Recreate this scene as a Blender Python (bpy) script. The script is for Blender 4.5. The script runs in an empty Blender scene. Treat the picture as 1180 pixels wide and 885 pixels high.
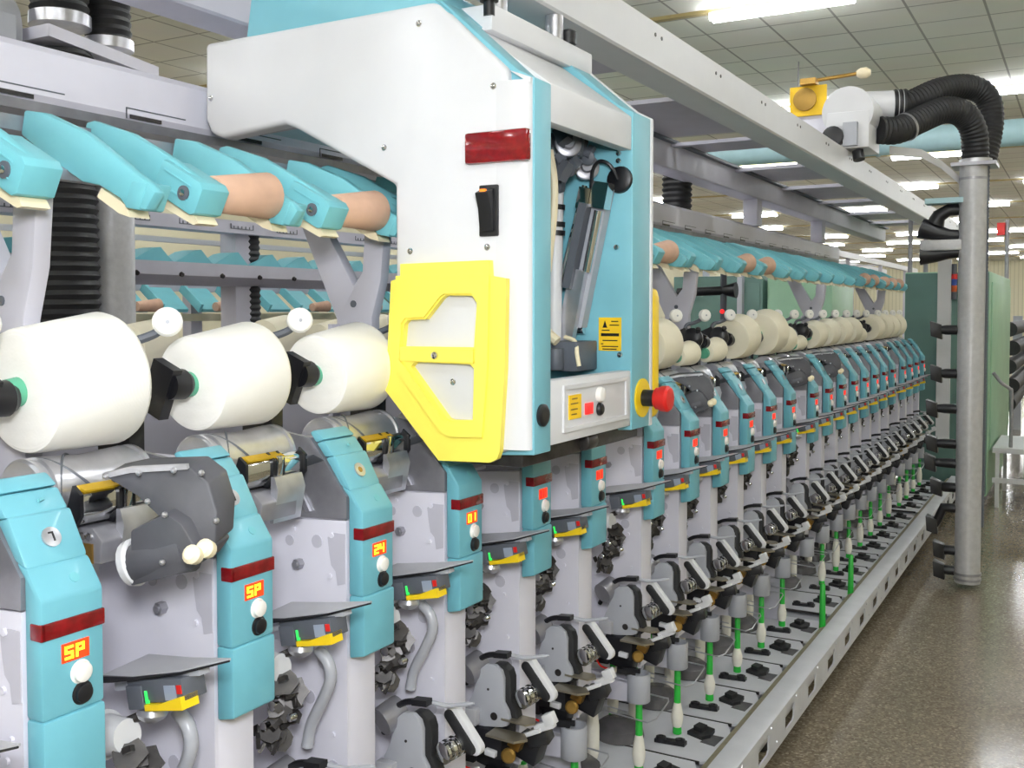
import bpy, bmesh, math, random
from mathutils import Vector, Matrix, Euler, geometry
SC = bpy.context.scene
COL = SC.collection
PI = math.pi
# ------------------------------------------------------------------ camera
F = 1180.0
TH = math.atan(665 / F)
PT = math.radians(2.0)
CX, CY = 590.0, 358 + F * math.tan(PT)
CAM = Vector((1.124, 0.0, 1.57))
RT = Vector((math.cos(TH), math.sin(TH), 0))
FW = Vector((-math.sin(TH) * math.cos(PT), math.cos(TH) * math.cos(PT), -math.sin(PT)))
UP = RT.cross(FW)

def at(px, py, x=None, y=None, z=None):
    """The point of the place seen at a pixel of the photograph on one known plane."""
    d = FW + RT * ((px - CX) / F) + UP * ((CY - py) / F)
    i, v = (0, x) if x is not None else ((1, y) if y is not None else (2, z))
    return CAM + d * ((v - CAM[i]) / d[i])

# ------------------------------------------------------------------ materials
def srgb(r, g, b):
    f = lambda c: (c / 255 / 12.92) if c / 255 <= .04045 else ((c / 255 + .055) / 1.055) ** 2.4
    return (f(r), f(g), f(b), 1)

def mat(name, col, rough=.45, metal=0.0, var=.05, scale=9.0, emit=None, es=0.0, bump=0.0, bscale=200, coat=0.0, alpha=1.0, trans=0.0):
    m = bpy.data.materials.new(name)
    m.use_nodes = True
    nt = m.node_tree
    b = nt.nodes['Principled BSDF']
    c = srgb(*col)
    b.inputs['Roughness'].default_value = rough
    b.inputs['Metallic'].default_value = metal
    b.inputs['Coat Weight'].default_value = coat
    b.inputs['Alpha'].default_value = alpha
    b.inputs['Transmission Weight'].default_value = trans
    tc = nt.nodes.new('ShaderNodeTexCoord')
    if var:
        n = nt.nodes.new('ShaderNodeTexNoise')
        n.inputs['Scale'].default_value = scale
        n.inputs['Detail'].default_value = 4
        nt.links.new(tc.outputs['Object'], n.inputs['Vector'])
        r = nt.nodes.new('ShaderNodeValToRGB')
        r.color_ramp.elements[0].position = .3
        r.color_ramp.elements[1].position = .7
        r.color_ramp.elements[0].color = tuple(v * (1 - var) for v in c[:3]) + (1,)
        r.color_ramp.elements[1].color = tuple(min(1, v * (1 + var)) for v in c[:3]) + (1,)
        nt.links.new(n.outputs['Fac'], r.inputs['Fac'])
        nt.links.new(r.outputs['Color'], b.inputs['Base Color'])
    else:
        b.inputs['Base Color'].default_value = c
    if bump:
        n2 = nt.nodes.new('ShaderNodeTexNoise')
        n2.inputs['Scale'].default_value = bscale
        bp = nt.nodes.new('ShaderNodeBump')
        bp.inputs['Strength'].default_value = bump
        bp.inputs['Distance'].default_value = .002
        nt.links.new(tc.outputs['Object'], n2.inputs['Vector'])
        nt.links.new(n2.outputs['Fac'], bp.inputs['Height'])
        nt.links.new(bp.outputs['Normal'], b.inputs['Normal'])
    if emit:
        b.inputs['Emission Color'].default_value = srgb(*emit)
        b.inputs['Emission Strength'].default_value = es
    return m

def yarn_mat(name, col):
    m = mat(name, col, rough=.9, var=.03, scale=14)
    nt = m.node_tree
    b = nt.nodes['Principled BSDF']
    tc = nt.nodes['Texture Coordinate']
    w = nt.nodes.new('ShaderNodeTexWave')
    w.bands_direction = 'Y'
    w.inputs['Scale'].default_value = 160
    w.inputs['Distortion'].default_value = 2.0
    bp = nt.nodes.new('ShaderNodeBump')
    bp.inputs['Strength'].default_value = .25
    bp.inputs['Distance'].default_value = .001
    nt.links.new(tc.outputs['Object'], w.inputs['Vector'])
    nt.links.new(w.outputs['Fac'], bp.inputs['Height'])
    nt.links.new(bp.outputs['Normal'], b.inputs['Normal'])
    return m

TEAL = mat('teal_plastic', (112, 180, 195), .42, coat=.1)
TEAL2 = mat('teal_painted_steel', (122, 184, 198), .4)
TEALD = mat('teal_tray_plastic', (112, 184, 194), .5)
WHITE = mat('white_painted_steel', (214, 214, 216), .4, var=.02)
LAV = mat('light_lavender_paint', (222, 220, 231), .45, var=.03)
LAV2 = mat('grey_lavender_paint', (192, 190, 201), .5, var=.04)
BRK = mat('bracket_grey_paint', (184, 182, 192), .5, var=.04)
GREY = mat('machine_grey_paint', (168, 170, 177), .45, var=.05)
GREYD = mat('dark_grey_plastic', (88, 92, 100), .5)
STEEL = mat('brushed_steel', (196, 196, 202), .30, metal=.8, var=.10, scale=30)
STEELD = mat('dull_grey_metal', (158, 157, 163), .36, metal=.6, var=.15, scale=18)
CHROME = mat('polished_steel', (215, 215, 215), .08, metal=1, var=.03)
BLACK = mat('black_plastic', (22, 22, 26), .4, var=.2)
RUBBER = mat('black_rubber', (30, 30, 32), .6, var=.25)
DARK = mat('dark_oily_steel', (60, 57, 56), .35, metal=.5, var=.35, scale=40)
HOODM = mat('dark_grey_duct_plastic', (78, 78, 84), .5, var=.2, scale=14)
REDL = mat('dark_red_lens', (120, 10, 18), .15, var=.3, scale=60, coat=.3)
REDB = mat('bright_red_plastic', (214, 36, 32), .35)
LEDBG = mat('orange_red_display', (235, 60, 20), .4, var=.1, emit=(255, 70, 25), es=.6)
LEDFG = mat('yellow_lit_digits', (255, 225, 60), .4, var=.02, emit=(255, 225, 50), es=1.0)
LEDG = mat('green_lit_lamp', (60, 240, 100), .4, var=.02, emit=(50, 255, 90), es=.6)
LEDR = mat('red_lit_lamp', (255, 40, 40), .4, var=.1, emit=(255, 40, 40), es=.7)
YEL = mat('yellow_plastic', (245, 208, 30), .4, var=.03)
YELG = mat('yellow_guard_plastic', (253, 235, 96), .42, var=.02)
YELL = mat('yellow_label', (246, 200, 30), .5, var=.08)
PINKW = mat('white_button', (240, 238, 232), .35, var=.02)
GREEN = mat('green_tube_plastic', (40, 176, 60), .35, var=.05)
GREENT = mat('green_cone_tube', (88, 168, 136), .45)
YARN = yarn_mat('white_cotton_yarn', (248, 245, 238))
YARNW = yarn_mat('cream_cotton_yarn', (240, 232, 208))
YARNC = yarn_mat('cop_yarn', (236, 232, 220))
TAN = mat('tan_paperboard', (204, 166, 142), .8, var=.06, scale=25)
CREAM = mat('cream_plastic', (240, 226, 192), .5)
BRASS = mat('dull_brass', (170, 135, 70), .35, metal=.8, var=.15)
NICKEL = mat('dull_nickel', (165, 158, 140), .35, metal=.8, var=.12)
GOLD = mat('gold_film', (222, 180, 40), .3, metal=.4, var=.1)
SMOKE = mat('smoked_plastic', (92, 90, 92), .25, var=.2, scale=20)
BLADE = mat('pale_blade_steel', (190, 190, 194), .3, metal=.3, var=.08)
STICK = mat('pale_blue_sticker', (150, 160, 178), .5)
STRIP = mat('tan_wear_strip', (150, 143, 118), .6, var=.12, scale=30)
SILL = mat('galvanised_rail', (206, 207, 212), .42, metal=.1, var=.06)
TRAY = mat('grey_tray_paint', (206, 207, 212), .4, var=.05)
PIPE = mat('milky_tube', (178, 180, 188), .3, var=.08)
GCAB = mat('dark_green_cabinet_paint', (92, 124, 116), .45, var=.08, scale=5)
GCABL = mat('light_green_cabinet_paint', (152, 190, 160), .45, var=.06, scale=5)
ALU = mat('silver_duct_film', (190, 189, 190), .38, metal=.12, var=.08, scale=35, bump=.4, bscale=60)
AQUAP = mat('pale_aqua_pipe_paint', (168, 200, 206), .5)
# ------------------------------------------------------------------ mesh builder
def frame(d):
    d = Vector(d).normalized()
    a = Vector((0, 0, 1)) if abs(d.z) < .9 else Vector((1, 0, 0))
    u = a.cross(d).normalized()
    return d, u, d.cross(u)

class MB:
    def __init__(s):
        s.bm = bmesh.new()

    def poly(s, loops, quads=True):
        pass

    def box(s, x0, x1, y0, y1, z0, z1):
        return s.prism([(x0, z0), (x1, z0), (x1, z1), (x0, z1)], 'y', y0, y1)

    def rbox(s, c, size, rot=(0, 0, 0)):
        m = Euler(rot).to_matrix()
        vs = []
        for dx in (-.5, .5):
            for dy in (-.5, .5):
                for dz in (-.5, .5):
                    vs.append(s.bm.verts.new(Vector(c) + m @ Vector((dx * size[0], dy * size[1], dz * size[2]))))
        for f in ((0, 1, 3, 2), (4, 6, 7, 5), (0, 4, 5, 1), (2, 3, 7, 6), (0, 2, 6, 4), (1, 5, 7, 3)):
            s.bm.faces.new([vs[i] for i in f])
        return s

    def prism(s, pts, axis, a, b, holes=()):
        def P(p, t):
            return {'y': (p[0], t, p[1]), 'x': (t, p[0], p[1]), 'z': (p[0], p[1], t)}[axis]
        loops = [list(pts)] + [list(h) for h in holes]
        A = [[s.bm.verts.new(P(p, a)) for p in l] for l in loops]
        B = [[s.bm.verts.new(P(p, b)) for p in l] for l in loops]
        if not holes:
            s.bm.faces.new(A[0])
            s.bm.faces.new(B[0][::-1])
        else:
            fa = [v for l in A for v in l]
            fb = [v for l in B for v in l]
            tris = geometry.tessellate_polygon([[Vector((p[0], p[1], 0)) for p in l] for l in loops])
            for t in tris:
                try:
                    s.bm.faces.new([fa[i] for i in t])
                    s.bm.faces.new([fb[i] for i in reversed(t)])
                except ValueError:
                    pass
        for la, lb in zip(A, B):
            n = len(la)
            for i in range(n):
                j = (i + 1) % n
                s.bm.faces.new([la[i], lb[i], lb[j], la[j]])
        return s

    def quadslab(s, pts, d):
        """A plate: a 3-D polygon thickened by the vector d."""
        A = [s.bm.verts.new(Vector(p)) for p in pts]
        B = [s.bm.verts.new(Vector(p) + Vector(d)) for p in pts]
        s.bm.faces.new(A)
        s.bm.faces.new(B[::-1])
        n = len(A)
        for i in range(n):
            j = (i + 1) % n
            s.bm.faces.new([A[i], B[i], B[j], A[j]])
        return s

    def lathe(s, prof, o, d, n=24, cap=True):
        """prof: (t along d, radius)."""
        d, u, v = frame(d)
        o = Vector(o)
        rings = []
        for t, r in prof:
            if r < 1e-6:
                rings.append([s.bm.verts.new(o + d * t)])
            else:
                rings.append([s.bm.verts.new(o + d * t + (u * math.cos(2 * PI * k / n) + v * math.sin(2 * PI * k / n)) * r) for k in range(n)])
        for a, b in zip(rings, rings[1:]):
            if len(a) == 1 and len(b) == 1:
                continue
            for k in range(n):
                j = (k + 1) % n
                if len(a) == 1:
                    s.bm.faces.new([a[0], b[k], b[j]])
                elif len(b) == 1:
                    s.bm.faces.new([a[k], b[0], a[j]])
                else:
                    s.bm.faces.new([a[k], b[k], b[j], a[j]])
        if cap:
            for r, fl in ((rings[0], 1), (rings[-1], 0)):
                if len(r) > 1:
                    s.bm.faces.new(r if fl else r[::-1])
        return s

    def cyl(s, p0, p1, r0, r1=None, n=16):
        p0, p1 = Vector(p0), Vector(p1)
        return s.lathe([(0, r0), ((p1 - p0).length, r0 if r1 is None else r1)], p0, p1 - p0, n)

    def ball(s, c, r, n=12):
        k = max(4, n // 2)
        return s.lathe([(-r * math.cos(PI * i / k), r * math.sin(PI * i / k)) for i in range(k + 1)], c, (0, 0, 1), n)

    def tube(s, path, r, n=8, closed=False):
        P = [Vector(p) for p in path]
        m = len(P)
        R = r if isinstance(r, (list, tuple)) else [r] * m
        T = []
        for i in range(m):
            if closed:
                t = P[(i + 1) % m] - P[i - 1]
            else:
                t = P[min(i + 1, m - 1)] - P[max(i - 1, 0)]
            T.append(t.normalized())
        _, u, _ = frame(T[0])
        rings = []
        for i in range(m):
            u = (u - T[i] * u.dot(T[i])).normalized()
            v = T[i].cross(u)
            rings.append([s.bm.verts.new(P[i] + (u * math.cos(2 * PI * k / n) + v * math.sin(2 * PI * k / n)) * R[i]) for k in range(n)])
        prs = list(zip(rings, rings[1:])) + ([(rings[-1], rings[0])] if closed else [])
        for a, b in prs:
            for k in range(n):
                j = (k + 1) % n
                s.bm.faces.new([a[k], b[k], b[j], a[j]])
        if not closed:
            s.bm.faces.new(rings[0])
            s.bm.faces.new(rings[-1][::-1])
        return s

    def shift(s, *v):
        bmesh.ops.translate(s.bm, verts=s.bm.verts, vec=Vector(v))
        return s

    def build(s, name, m, parent=None, bevel=0, seg=2, smooth=38, kind=None, label=None, extra=()):
        bm = s.bm
        bmesh.ops.recalc_face_normals(bm, faces=bm.faces)
        if bevel:
            es = [e for e in bm.edges if len(e.link_faces) == 2 and e.calc_face_angle(0) > .5]
            bmesh.ops.bevel(bm, geom=es, offset=bevel, segments=seg, profile=.5, affect='EDGES', clamp_overlap=True)
        for k, (mb, _) in enumerate(extra):
            bmesh.ops.recalc_face_normals(mb.bm, faces=mb.bm.faces)
            for f in mb.bm.faces:
                f.material_index = k + 1
            tmp = bpy.data.meshes.new('tmp')
            mb.bm.to_mesh(tmp)
            mb.bm.free()
            bm.from_mesh(tmp)
            bpy.data.meshes.remove(tmp)
        off = Vector((0, 0, 0))
        p = parent
        while p is not None:
            off += p.location
            p = p.parent
        if off.length:
            bmesh.ops.translate(bm, verts=bm.verts, vec=-off)
        me = bpy.data.meshes.new(name)
        bm.to_mesh(me)
        bm.free()
        for pl in me.polygons:
            pl.use_smooth = True
        me.set_sharp_from_angle(angle=math.radians(smooth))
        me.materials.append(m)
        for _, mm in extra:
            me.materials.append(mm)
        o = bpy.data.objects.new(name, me)
        COL.objects.link(o)
        if parent is not None:
            o.parent = parent
        else:
            # origin at the thing's base
            lo = Vector((min(v.co.x for v in me.vertices), min(v.co.y for v in me.vertices), min(v.co.z for v in me.vertices)))
            hi = Vector((max(v.co.x for v in me.vertices), max(v.co.y for v in me.vertices), max(v.co.z for v in me.vertices)))
            c = Vector(((lo.x + hi.x) / 2, (lo.y + hi.y) / 2, lo.z))
            me.transform(Matrix.Translation(-c))
            o.location = c
        if kind:
            o['kind'] = kind
        if label:
            o['label'] = label
        return o

def smoothpath(pts, k=8):
    """Catmull-Rom through pts."""
    P = [Vector(p) for p in pts]
    P = [P[0] * 2 - P[1]] + P + [P[-1] * 2 - P[-2]]
    out = []
    for i in range(1, len(P) - 2):
        for j in range(k):
            t = j / k
            a, b, c, d = P[i - 1], P[i], P[i + 1], P[i + 2]
            out.append(.5 * ((2 * b) + (c - a) * t + (2 * a - 5 * b + 4 * c - d) * t * t + (3 * b - a - 3 * c + d) * t ** 3))
    out.append(P[-2])
    return out

def resample(path, step):
    out = [path[0].copy()]
    acc = 0
    for a, b in zip(path, path[1:]):
        L = (b - a).length
        t = step - acc
        while t <= L:
            out.append(a + (b - a) * (t / L))
            t += step
        acc = (acc + L) % step if L + acc >= step else acc + L
    return out

def hose(mb, pts, r, pitch=.016, depth=.12, n=16):
    path = resample(smoothpath(pts, 14), pitch / 2)
    R = [r * (1 if i % 2 else 1 - depth) for i in range(len(path))]
    return mb.tube(path, R, n)

def tag(o, label, cat, group=None, kind=None):
    o['label'] = label
    o['category'] = cat
    if group:
        o['group'] = group
    if kind:
        o['kind'] = kind
    return o

def thing(name, label, cat, loc=(0, 0, 0), group=None):
    o = bpy.data.objects.new(name, None)
    o.empty_display_size = .1
    COL.objects.link(o)
    o.location = loc
    return tag(o, label, cat, group)

def kids(o):
    return [c for c in bpy.data.objects if c.parent == o]

def snapshot(root):
    return [(c, kids(c)) for c in kids(root)]

def dup(root, snap, loc, label, drop=()):
    r = root.copy()
    COL.objects.link(r)
    r.location = loc
    r['label'] = label
    for c, subs in snap:
        if c.name.split('.')[0] in drop:
            continue
        k = c.copy()
        COL.objects.link(k)
        k.parent = r
        for g in subs:
            h = g.copy()
            COL.objects.link(h)
            h.parent = k
    return r

SEGS = {'8': 'abcdefg', '7': 'abc', '5': 'afgcd', 'S': 'afgcd', 'P': 'abfge', '0': 'abcdef', '1': 'bc', '2': 'abged', '3': 'abgcd',
        '4': 'fgbc', '9': 'abfgcd', '6': 'afgedc'}

def digits(mb, text, o, u, v, w, h, t, nrm, gap=.35):
    """Seven-segment characters on a plane: o is the lower left corner."""
    o, u, v, nrm = Vector(o), Vector(u).normalized(), Vector(v).normalized(), Vector(nrm).normalized()
    for i, ch in enumerate(text):
        x0 = i * w * (1 + gap)
        S = {'a': (0, h - t, w, h), 'g': (0, h / 2 - t / 2, w, h / 2 + t / 2), 'd': (0, 0, w, t), 'f': (0, h / 2, t, h), 'b': (w - t, h / 2, w, h),
             'e': (0, 0, t, h / 2), 'c': (w - t, 0, w, h / 2)}
        for sname in SEGS.get(ch, ''):
            a, b, c, d = S[sname]
            mb.quadslab([o + u * (x0 + a) + v * b, o + u * (x0 + c) + v * b, o + u * (x0 + c) + v * d, o + u * (x0 + a) + v * d], nrm * .0012)
    return mb
ORD = ['first', 'second', 'third', 'fourth', 'fifth', 'sixth', 'seventh', 'eighth', 'ninth', 'tenth', 'eleventh', 'twelfth', 'thirteenth', 'fourteenth',
       'fifteenth', 'sixteenth', 'seventeenth', 'eighteenth', 'nineteenth', 'twentieth', 'twenty-first', 'twenty-second', 'twenty-third', 'twenty-fourth']

def yn(n):
    return .847 + .32 * n + (.11 if n > 5 else 0) + (.11 if n > 11 else 0) + (.11 if n > 19 else 0)
NU = 24
# ------------------------------------------------------------------ winding unit (local: x out to the aisle, y along the machine, z up)
sl = (Vector((-.055, 0, 1.309)) - Vector((-.020, 0, 1.247))).normalized()
nn = Vector((sl.z, 0, -sl.x))
def make_unit(label):
    u = thing('winding_unit', label, 'winding unit', (0, 0, 0), 'winding units along the machine')
    # side plate facing down the row
    m = MB().prism([(-.31, .50), (-.028, .50), (-.028, 1.194), (-.27, 1.178), (-.31, 1.1)], 'y', -.047, -.040)
    for (x, z, r) in ((-.06, 1.165, .005), (-.065, 1.09, .005), (-.06, 1.0, .005), (-.07, .9, .005), (-.06, .8, .005), (-.15, 1.168, .005), (-.05, 1.03, .004)):
        m.cyl((x, -.051, z), (x, -.046, z), r, n=8)
    sp = m
    m = MB()
    for (x, z, r) in ((-.095, 1.15, .012), (-.08, .93, .014), (-.115, .86, .013), (-.06, .74, .013), (-.16, 1.145, .010)):
        m.cyl((x, -.0485, z), (x, -.0465, z), r, n=14)
    m.prism([(-.07, 1.16), (-.055, 1.17), (-.03, 1.17), (-.03, 1.08), (-.048, 1.075), (-.052, 1.1), (-.062, 1.11), (-.066, 1.13)], 'y', -.0482, -.0465)
    sp.build('side_plate', LAV, u, extra=[(m, LAV2)])
    m = MB().cyl((-.135, -.060, 1.105), (-.135, -.046, 1.105), .010, n=6)
    m.cyl((-.135, -.064, 1.105), (-.135, -.058, 1.105), .006, n=10)
    m.build('hex_bolt', STEELD, u)
    m = MB().prism([(-.31, .50), (-.030, .50), (-.030, .96), (-.031, 1.23), (-.11, 1.33), (-.27, 1.33), (-.31, 1.1)], 'y', -.0395, .040)
    m.build('pillar', LAV, u, bevel=.004)
    m = MB().box(-.305, -.285, -.275, -.047, .50, 1.20)
    m.build('rear_panel', LAV, u)
    # dark metal plate above, behind the teal cover
    m = MB().prism([(-.265, 1.186), (-.026, 1.197), (-.026, 1.238), (-.108, 1.338), (-.20, 1.35), (-.265, 1.33)], 'y', -.049, -.040)
    m.build('drum_side_plate', STEELD, u)
    m = MB().quadslab([(-.165, -.0495, 1.285), (-.156, -.0495, 1.289), (-.105, -.0495, 1.205), (-.115, -.0495, 1.203)], (0, -.006, 0))
    m.build('edge_strip', STEEL, u)
    m = MB().quadslab([(-.185, -.05, 1.29), (-.07, -.085, 1.315), (-.075, -.05, 1.30), (-.185, -.05, 1.262)], (0, -.003, 0))
    m.build('deflector_fin', GREYD, u)
    # teal control cover: five pieces with steps between them
    Fp = [(-.102, 1.353), (-.078, 1.337), (-.055, 1.309), (-.020, 1.247), (.006, 1.211), (.006, 1.060), (.006, .953)]
    Bp = [(-.114, 1.348), (-.098, 1.329), (-.077, 1.304), (-.042, 1.256), (-.024, 1.236), (-.024, 1.060), (-.024, .945)]
    bm = MB()
    def piece(ids, o):
        f = []
        for i in ids:
            a = Vector(Fp[max(0, i - 1)]) if i else Vector(Fp[0])
            b = Vector(Fp[min(6, i + 1)])
            d = (b - a).normalized()
            nrm = Vector((-d.y, d.x))
            if nrm.x < 0:
                nrm = -nrm
            p = Vector(Fp[i]) + nrm * o
            f.append((p.x, p.y))
        return f + [Bp[i] for i in reversed(ids)]
    for ids, o in (((0, 1), 0), ((1, 2), -.0025), ((2, 3), .001), ((3, 4, 5), .002), ((5, 6), .0045)):
        bm.prism(piece(ids, o), 'y', -.046, .046)
    c1 = Vector((-.006, .012, 1.2275))
    n1 = Vector((.81, 0, .586))
    m = MB().lathe([(0, .007), (.0028, .007), (.0028, .005)], c1, n1, 14)
    c2 = Vector((-.066, .01, 1.323))
    m.rbox(c2, (.004, .012, .003), (0, .88, .5))
    cov = bm.build('control_cover', TEAL, u, bevel=.0045, extra=[(m, TEALD)])
    MB().box(.004, .0105, -.0475, .0465, 1.1615, 1.183).prism([(-.012, 1.1615), (.0105, 1.1615), (.0105, 1.183), (-.012, 1.183)], 'y', -.0478, -.040).build('indicator_bar', REDL, cov, bevel=.002)
    MB().box(.006, .0095, -.018, .022, 1.127, 1.151).build('display', LEDBG, cov)
    MB().lathe([(0, .0155), (.002, .0155), (.004, .013), (.009, .0125), (.010, .011)], (.006, .010, 1.109), (1, 0, 0), 20).build('start_button', PINKW, cov)
    MB().lathe([(0, .0155), (.002, .0155), (.0035, .012), (.008, .0118), (.009, .010)], (.006, .012, 1.081), (1, 0, 0), 20).build('stop_button', BLACK, cov)
    c0 = Vector((-.037, .002, 1.278)) + nn * .001
    MB().lathe([(0, .0135), (.0025, .0135), (.0028, .011)], c0, nn, 18).build('number_plate', STEEL, cov)
    # yarn guide blade across the zone
    m = MB().quadslab([(-.140, -.168, 1.031), (-.06, -.172, 1.048), (.02, -.155, 1.065), (.098, -.142, 1.090), (.098, -.138, 1.090), (.0, -.122, 1.070), (-.11, -.100, 1.050)], (0, 0, -.003))
    bl = m.build('guide_blade', BLADE, u)
    MB().tube([(-.143, -.169, 1.027), (-.10, -.173, 1.036), (-.06, -.174, 1.044), (.02, -.157, 1.061), (.099, -.142, 1.087)], [.006, .005, .003, .002, .0015], 6).build('blade_edge', BLACK, bl)
    m = MB().rbox((-.10, -.14, 1.018), (.06, .012, .012), (0, -.25, 0)).rbox((-.01, -.14, 1.052), (.12, .02, .008), (0, -.2, 0))
    m.build('blade_support', GREY, u)
    # yarn clearer
    t = .20
    R = Matrix.Rotation(-t, 3, 'Y')
    def T(x, y, z):
        return R @ (Vector((x, y, z)) * .86) + Vector((-.020, -.14, 1.028))
    def tb(mb, x0, x1, y0, y1, z0, z1):
        vs = [T(x, y, z) for x, z in ((x0, z0), (x1, z0), (x1, z1), (x0, z1)) for y in (y0,)]
        return mb.quadslab(vs, T(x0, y1, z0) - T(x0, y0, z0))
    s = MB()
    tb(s, -.068, .064, -.03, .02, -.016, .022)
    tb(s, -.068, -.03, -.034, -.03, -.026, .014)
    sen = s.build('yarn_sensor', GREYD, u, bevel=.002)
    s = MB(); tb(s, -.024, .064, -.037, .0, -.027, -.017)
    s.quadslab([T(.01, -.037, -.017), T(.064, -.037, -.017), T(.064, -.037, -.006), T(.05, -.037, -.008)], T(.01, 0, -.017) - T(.01, -.037, -.017))
    s.build('yellow_strip', YEL, sen)
    s = MB(); tb(s, -.025, -.021, -.0325, -.03, -.016, .004); tb(s, -.021, -.018, -.0325, -.03, -.016, -.011); s.build('status_light', LEDG, sen)
    s = MB(); tb(s, .022, .048, -.0315, -.03, -.012, .012); s.build('pale_sticker', STICK, sen)
    s = MB(); tb(s, .052, .062, -.032, -.03, -.002, .012); s.build('red_sticker', REDB, sen)
    m = MB().lathe([(0, .020), (.008, .022), (.014, .019), (.020, .009)], (-.045, -.150, .997), (0, -.1, -1), 16)
    m.rbox((-.07, -.13, .995), (.05, .03, .02), (0, .3, 0))
    m.build('wax_disc', STEEL, u)
    # milky suction pipe and white nozzle body
    m = MB().tube(smoothpath([(-.05, -.10, .975), (-.028, -.10, .955), (-.022, -.10, .925), (-.045, -.095, .88), (-.075, -.09, .83), (-.085, -.09, .79)], 5), .011, 10)
    m.build('suction_pipe', PIPE, u)
    m = MB().lathe([(0, .045), (.09, .045), (.095, .041), (.16, .036), (.165, .030), (.21, .024)], (-.27, -.175, .925), (1, -.02, .18), 20)
    m.build('nozzle_body', WHITE, u)
    m = MB().tube(smoothpath([(-.19, -.19, .95), (-.12, -.19, .955), (-.08, -.17, .975), (-.06, -.15, .985)], 4), .007, 8)
    m.build('thread_hook', DARK, u)
    # dark oily tensioner made of stacked discs
    rnd = random.Random(5)
    m = MB()
    for i in range(9):
        a = i / 8
        c = Vector((-.052 - .050 * a, -.185 + .02 * (i % 3), .938 - .118 * a))
        d = Vector((.55 + rnd.uniform(-.2, .2), -.6, .5 + rnd.uniform(-.3, .3)))
        _, uu, vv = frame(d)
        r = rnd.uniform(.016, .025)
        ring = []
        for q in range(11):
            rr = r * rnd.uniform(.72, 1.12)
            ring.append(c + (uu * math.cos(2 * PI * q / 11) + vv * math.sin(2 * PI * q / 11)) * rr)
        m.quadslab(ring, d.normalized() * .005)
    for i in range(22):
        a = rnd.random()
        c = (-.052 - .050 * a + rnd.uniform(-.022, .022), -.175 + rnd.uniform(-.03, .03), .938 - .12 * a + rnd.uniform(-.014, .014))
        m.rbox(c, (rnd.uniform(.005, .010), rnd.uniform(.006, .022), rnd.uniform(.010, .026)), (rnd.uniform(-1, 1), rnd.uniform(-1, 1), rnd.uniform(-1, 1)))
    tn = m
    m = MB()
    for c, r in (((-.07, -.185, .90), .009), ((-.035, -.18, .885), .007), ((-.09, -.185, .86), .008)):
        m.lathe([(0, r), (.012, r), (.014, r * .6)], c, (0, -1, .1), 12)
    tn.build('tensioner', DARK, u, extra=[(m, CHROME)])
    # black hose and lever above the splicer
    m = MB().tube(smoothpath([(-.13, -.12, .70), (-.095, -.14, .755), (-.06, -.15, .785), (-.025, -.15, .795)], 5), .0065, 8)
    m.rbox((-.015, -.15, .796), (.036, .022, .012), (0, -.1, 0))
    m.build('splicer_hose', BLACK, u)
    m = MB().tube(smoothpath([(-.01, -.14, .795), (.03, -.13, .790), (.07, -.12, .797), (.085, -.115, .800)], 4), [.005] * 6 + [.0045] * 4 + [.003] * 3, 8)
    m.build('yarn_lever', GREY, u)
    m = MB().lathe([(0, .03), (.05, .03), (.055, .02)], (-.10, -.17, .745), (.3, .8, .3), 14)
    m.build('splicer_motor', STEELD, u)
    # splicer: grey plate over a black cam body
    prof = [(-.101, .628), (-.092, .622), (-.010, .634), (.004, .640), (.010, .655), (.006, .672), (-.006, .690), (-.006, .745), (-.012, .762), (-.028, .773), (-.050, .772), (-.066, .758), (-.088, .695), (-.100, .672)]
    m = MB().prism(prof, 'y', -.162, -.150)
    fs = MB().cyl((-.030, -.1635, .656), (-.030, -.1615, .656), .009, n=14).cyl((-.045, -.1635, .715), (-.045, -.1615, .715), .003, n=8)
    pl = m.build('splicer_plate', GREY, u, bevel=.002, extra=[(fs, DARK)])
    bk = MB().box(-.106, -.066, -.182, -.162, .632, .670).build('plate_block', BLADE, pl, bevel=.003)
    
    m = MB().prism([(x + .013, z - .001) for x, z in prof], 'y', -.150, -.122)
    m.build('cam_body', RUBBER, u, bevel=.003)
    m = MB()
    for k in range(5):
        y0 = -.15 + .016 * k
        m.lathe([(0, .016), (.003, .022), (.010, .022), (.013, .016)], (.030 + .004 * k, y0, .700 + .002 * k), (.25, 1, .1), 16)
    m.build('spool', CHROME, u)
    def capsule(p, q, r, k=8):
        p, q = Vector(p), Vector(q)
        d = (q - p).normalized()
        nrm = Vector((-d.y, d.x))
        a0 = math.atan2(nrm.y, nrm.x)
        return [(p.x + r * math.cos(a0 + PI * i / k), p.y + r * math.sin(a0 + PI * i / k)) for i in range(k + 1)] + \
               [(q.x + r * math.cos(a0 + PI + PI * i / k), q.y + r * math.sin(a0 + PI + PI * i / k)) for i in range(k + 1)]
    m = MB().prism(capsule((.030, .768), (.082, .706), .0145), 'y', -.110, -.090)
    arm = m.build('belt_arm', WHITE, u, bevel=.003)
    MB().prism(capsule((.024, .763), (.074, .704), .0115), 'y', -.114, -.104).build('drive_belt', RUBBER, arm, bevel=.003)
    # brass tongues, black gripper box, knob, clamp
    m = MB()
    m.prism([(p[0], p[1]) for p in [(-.01, -.165), (.055, -.170), (.070, -.150), (.055, -.125), (-.01, -.125)]], 'z', .652, .656)
    m.build('upper_tongue', NICKEL, u)
    m = MB().prism([(-.03, -.20), (.045, -.205), (.066, -.180), (.045, -.155), (-.03, -.155)], 'z', .624, .629)
    m.build('lower_tongue', NICKEL, u)
    m = MB().box(-.088, -.004, -.175, -.105, .565, .628).rbox((-.11, -.13, .56), (.05, .06, .05)).rbox((-.05, -.12, .545), (.07, .05, .04), (0, .2, 0))
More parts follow.
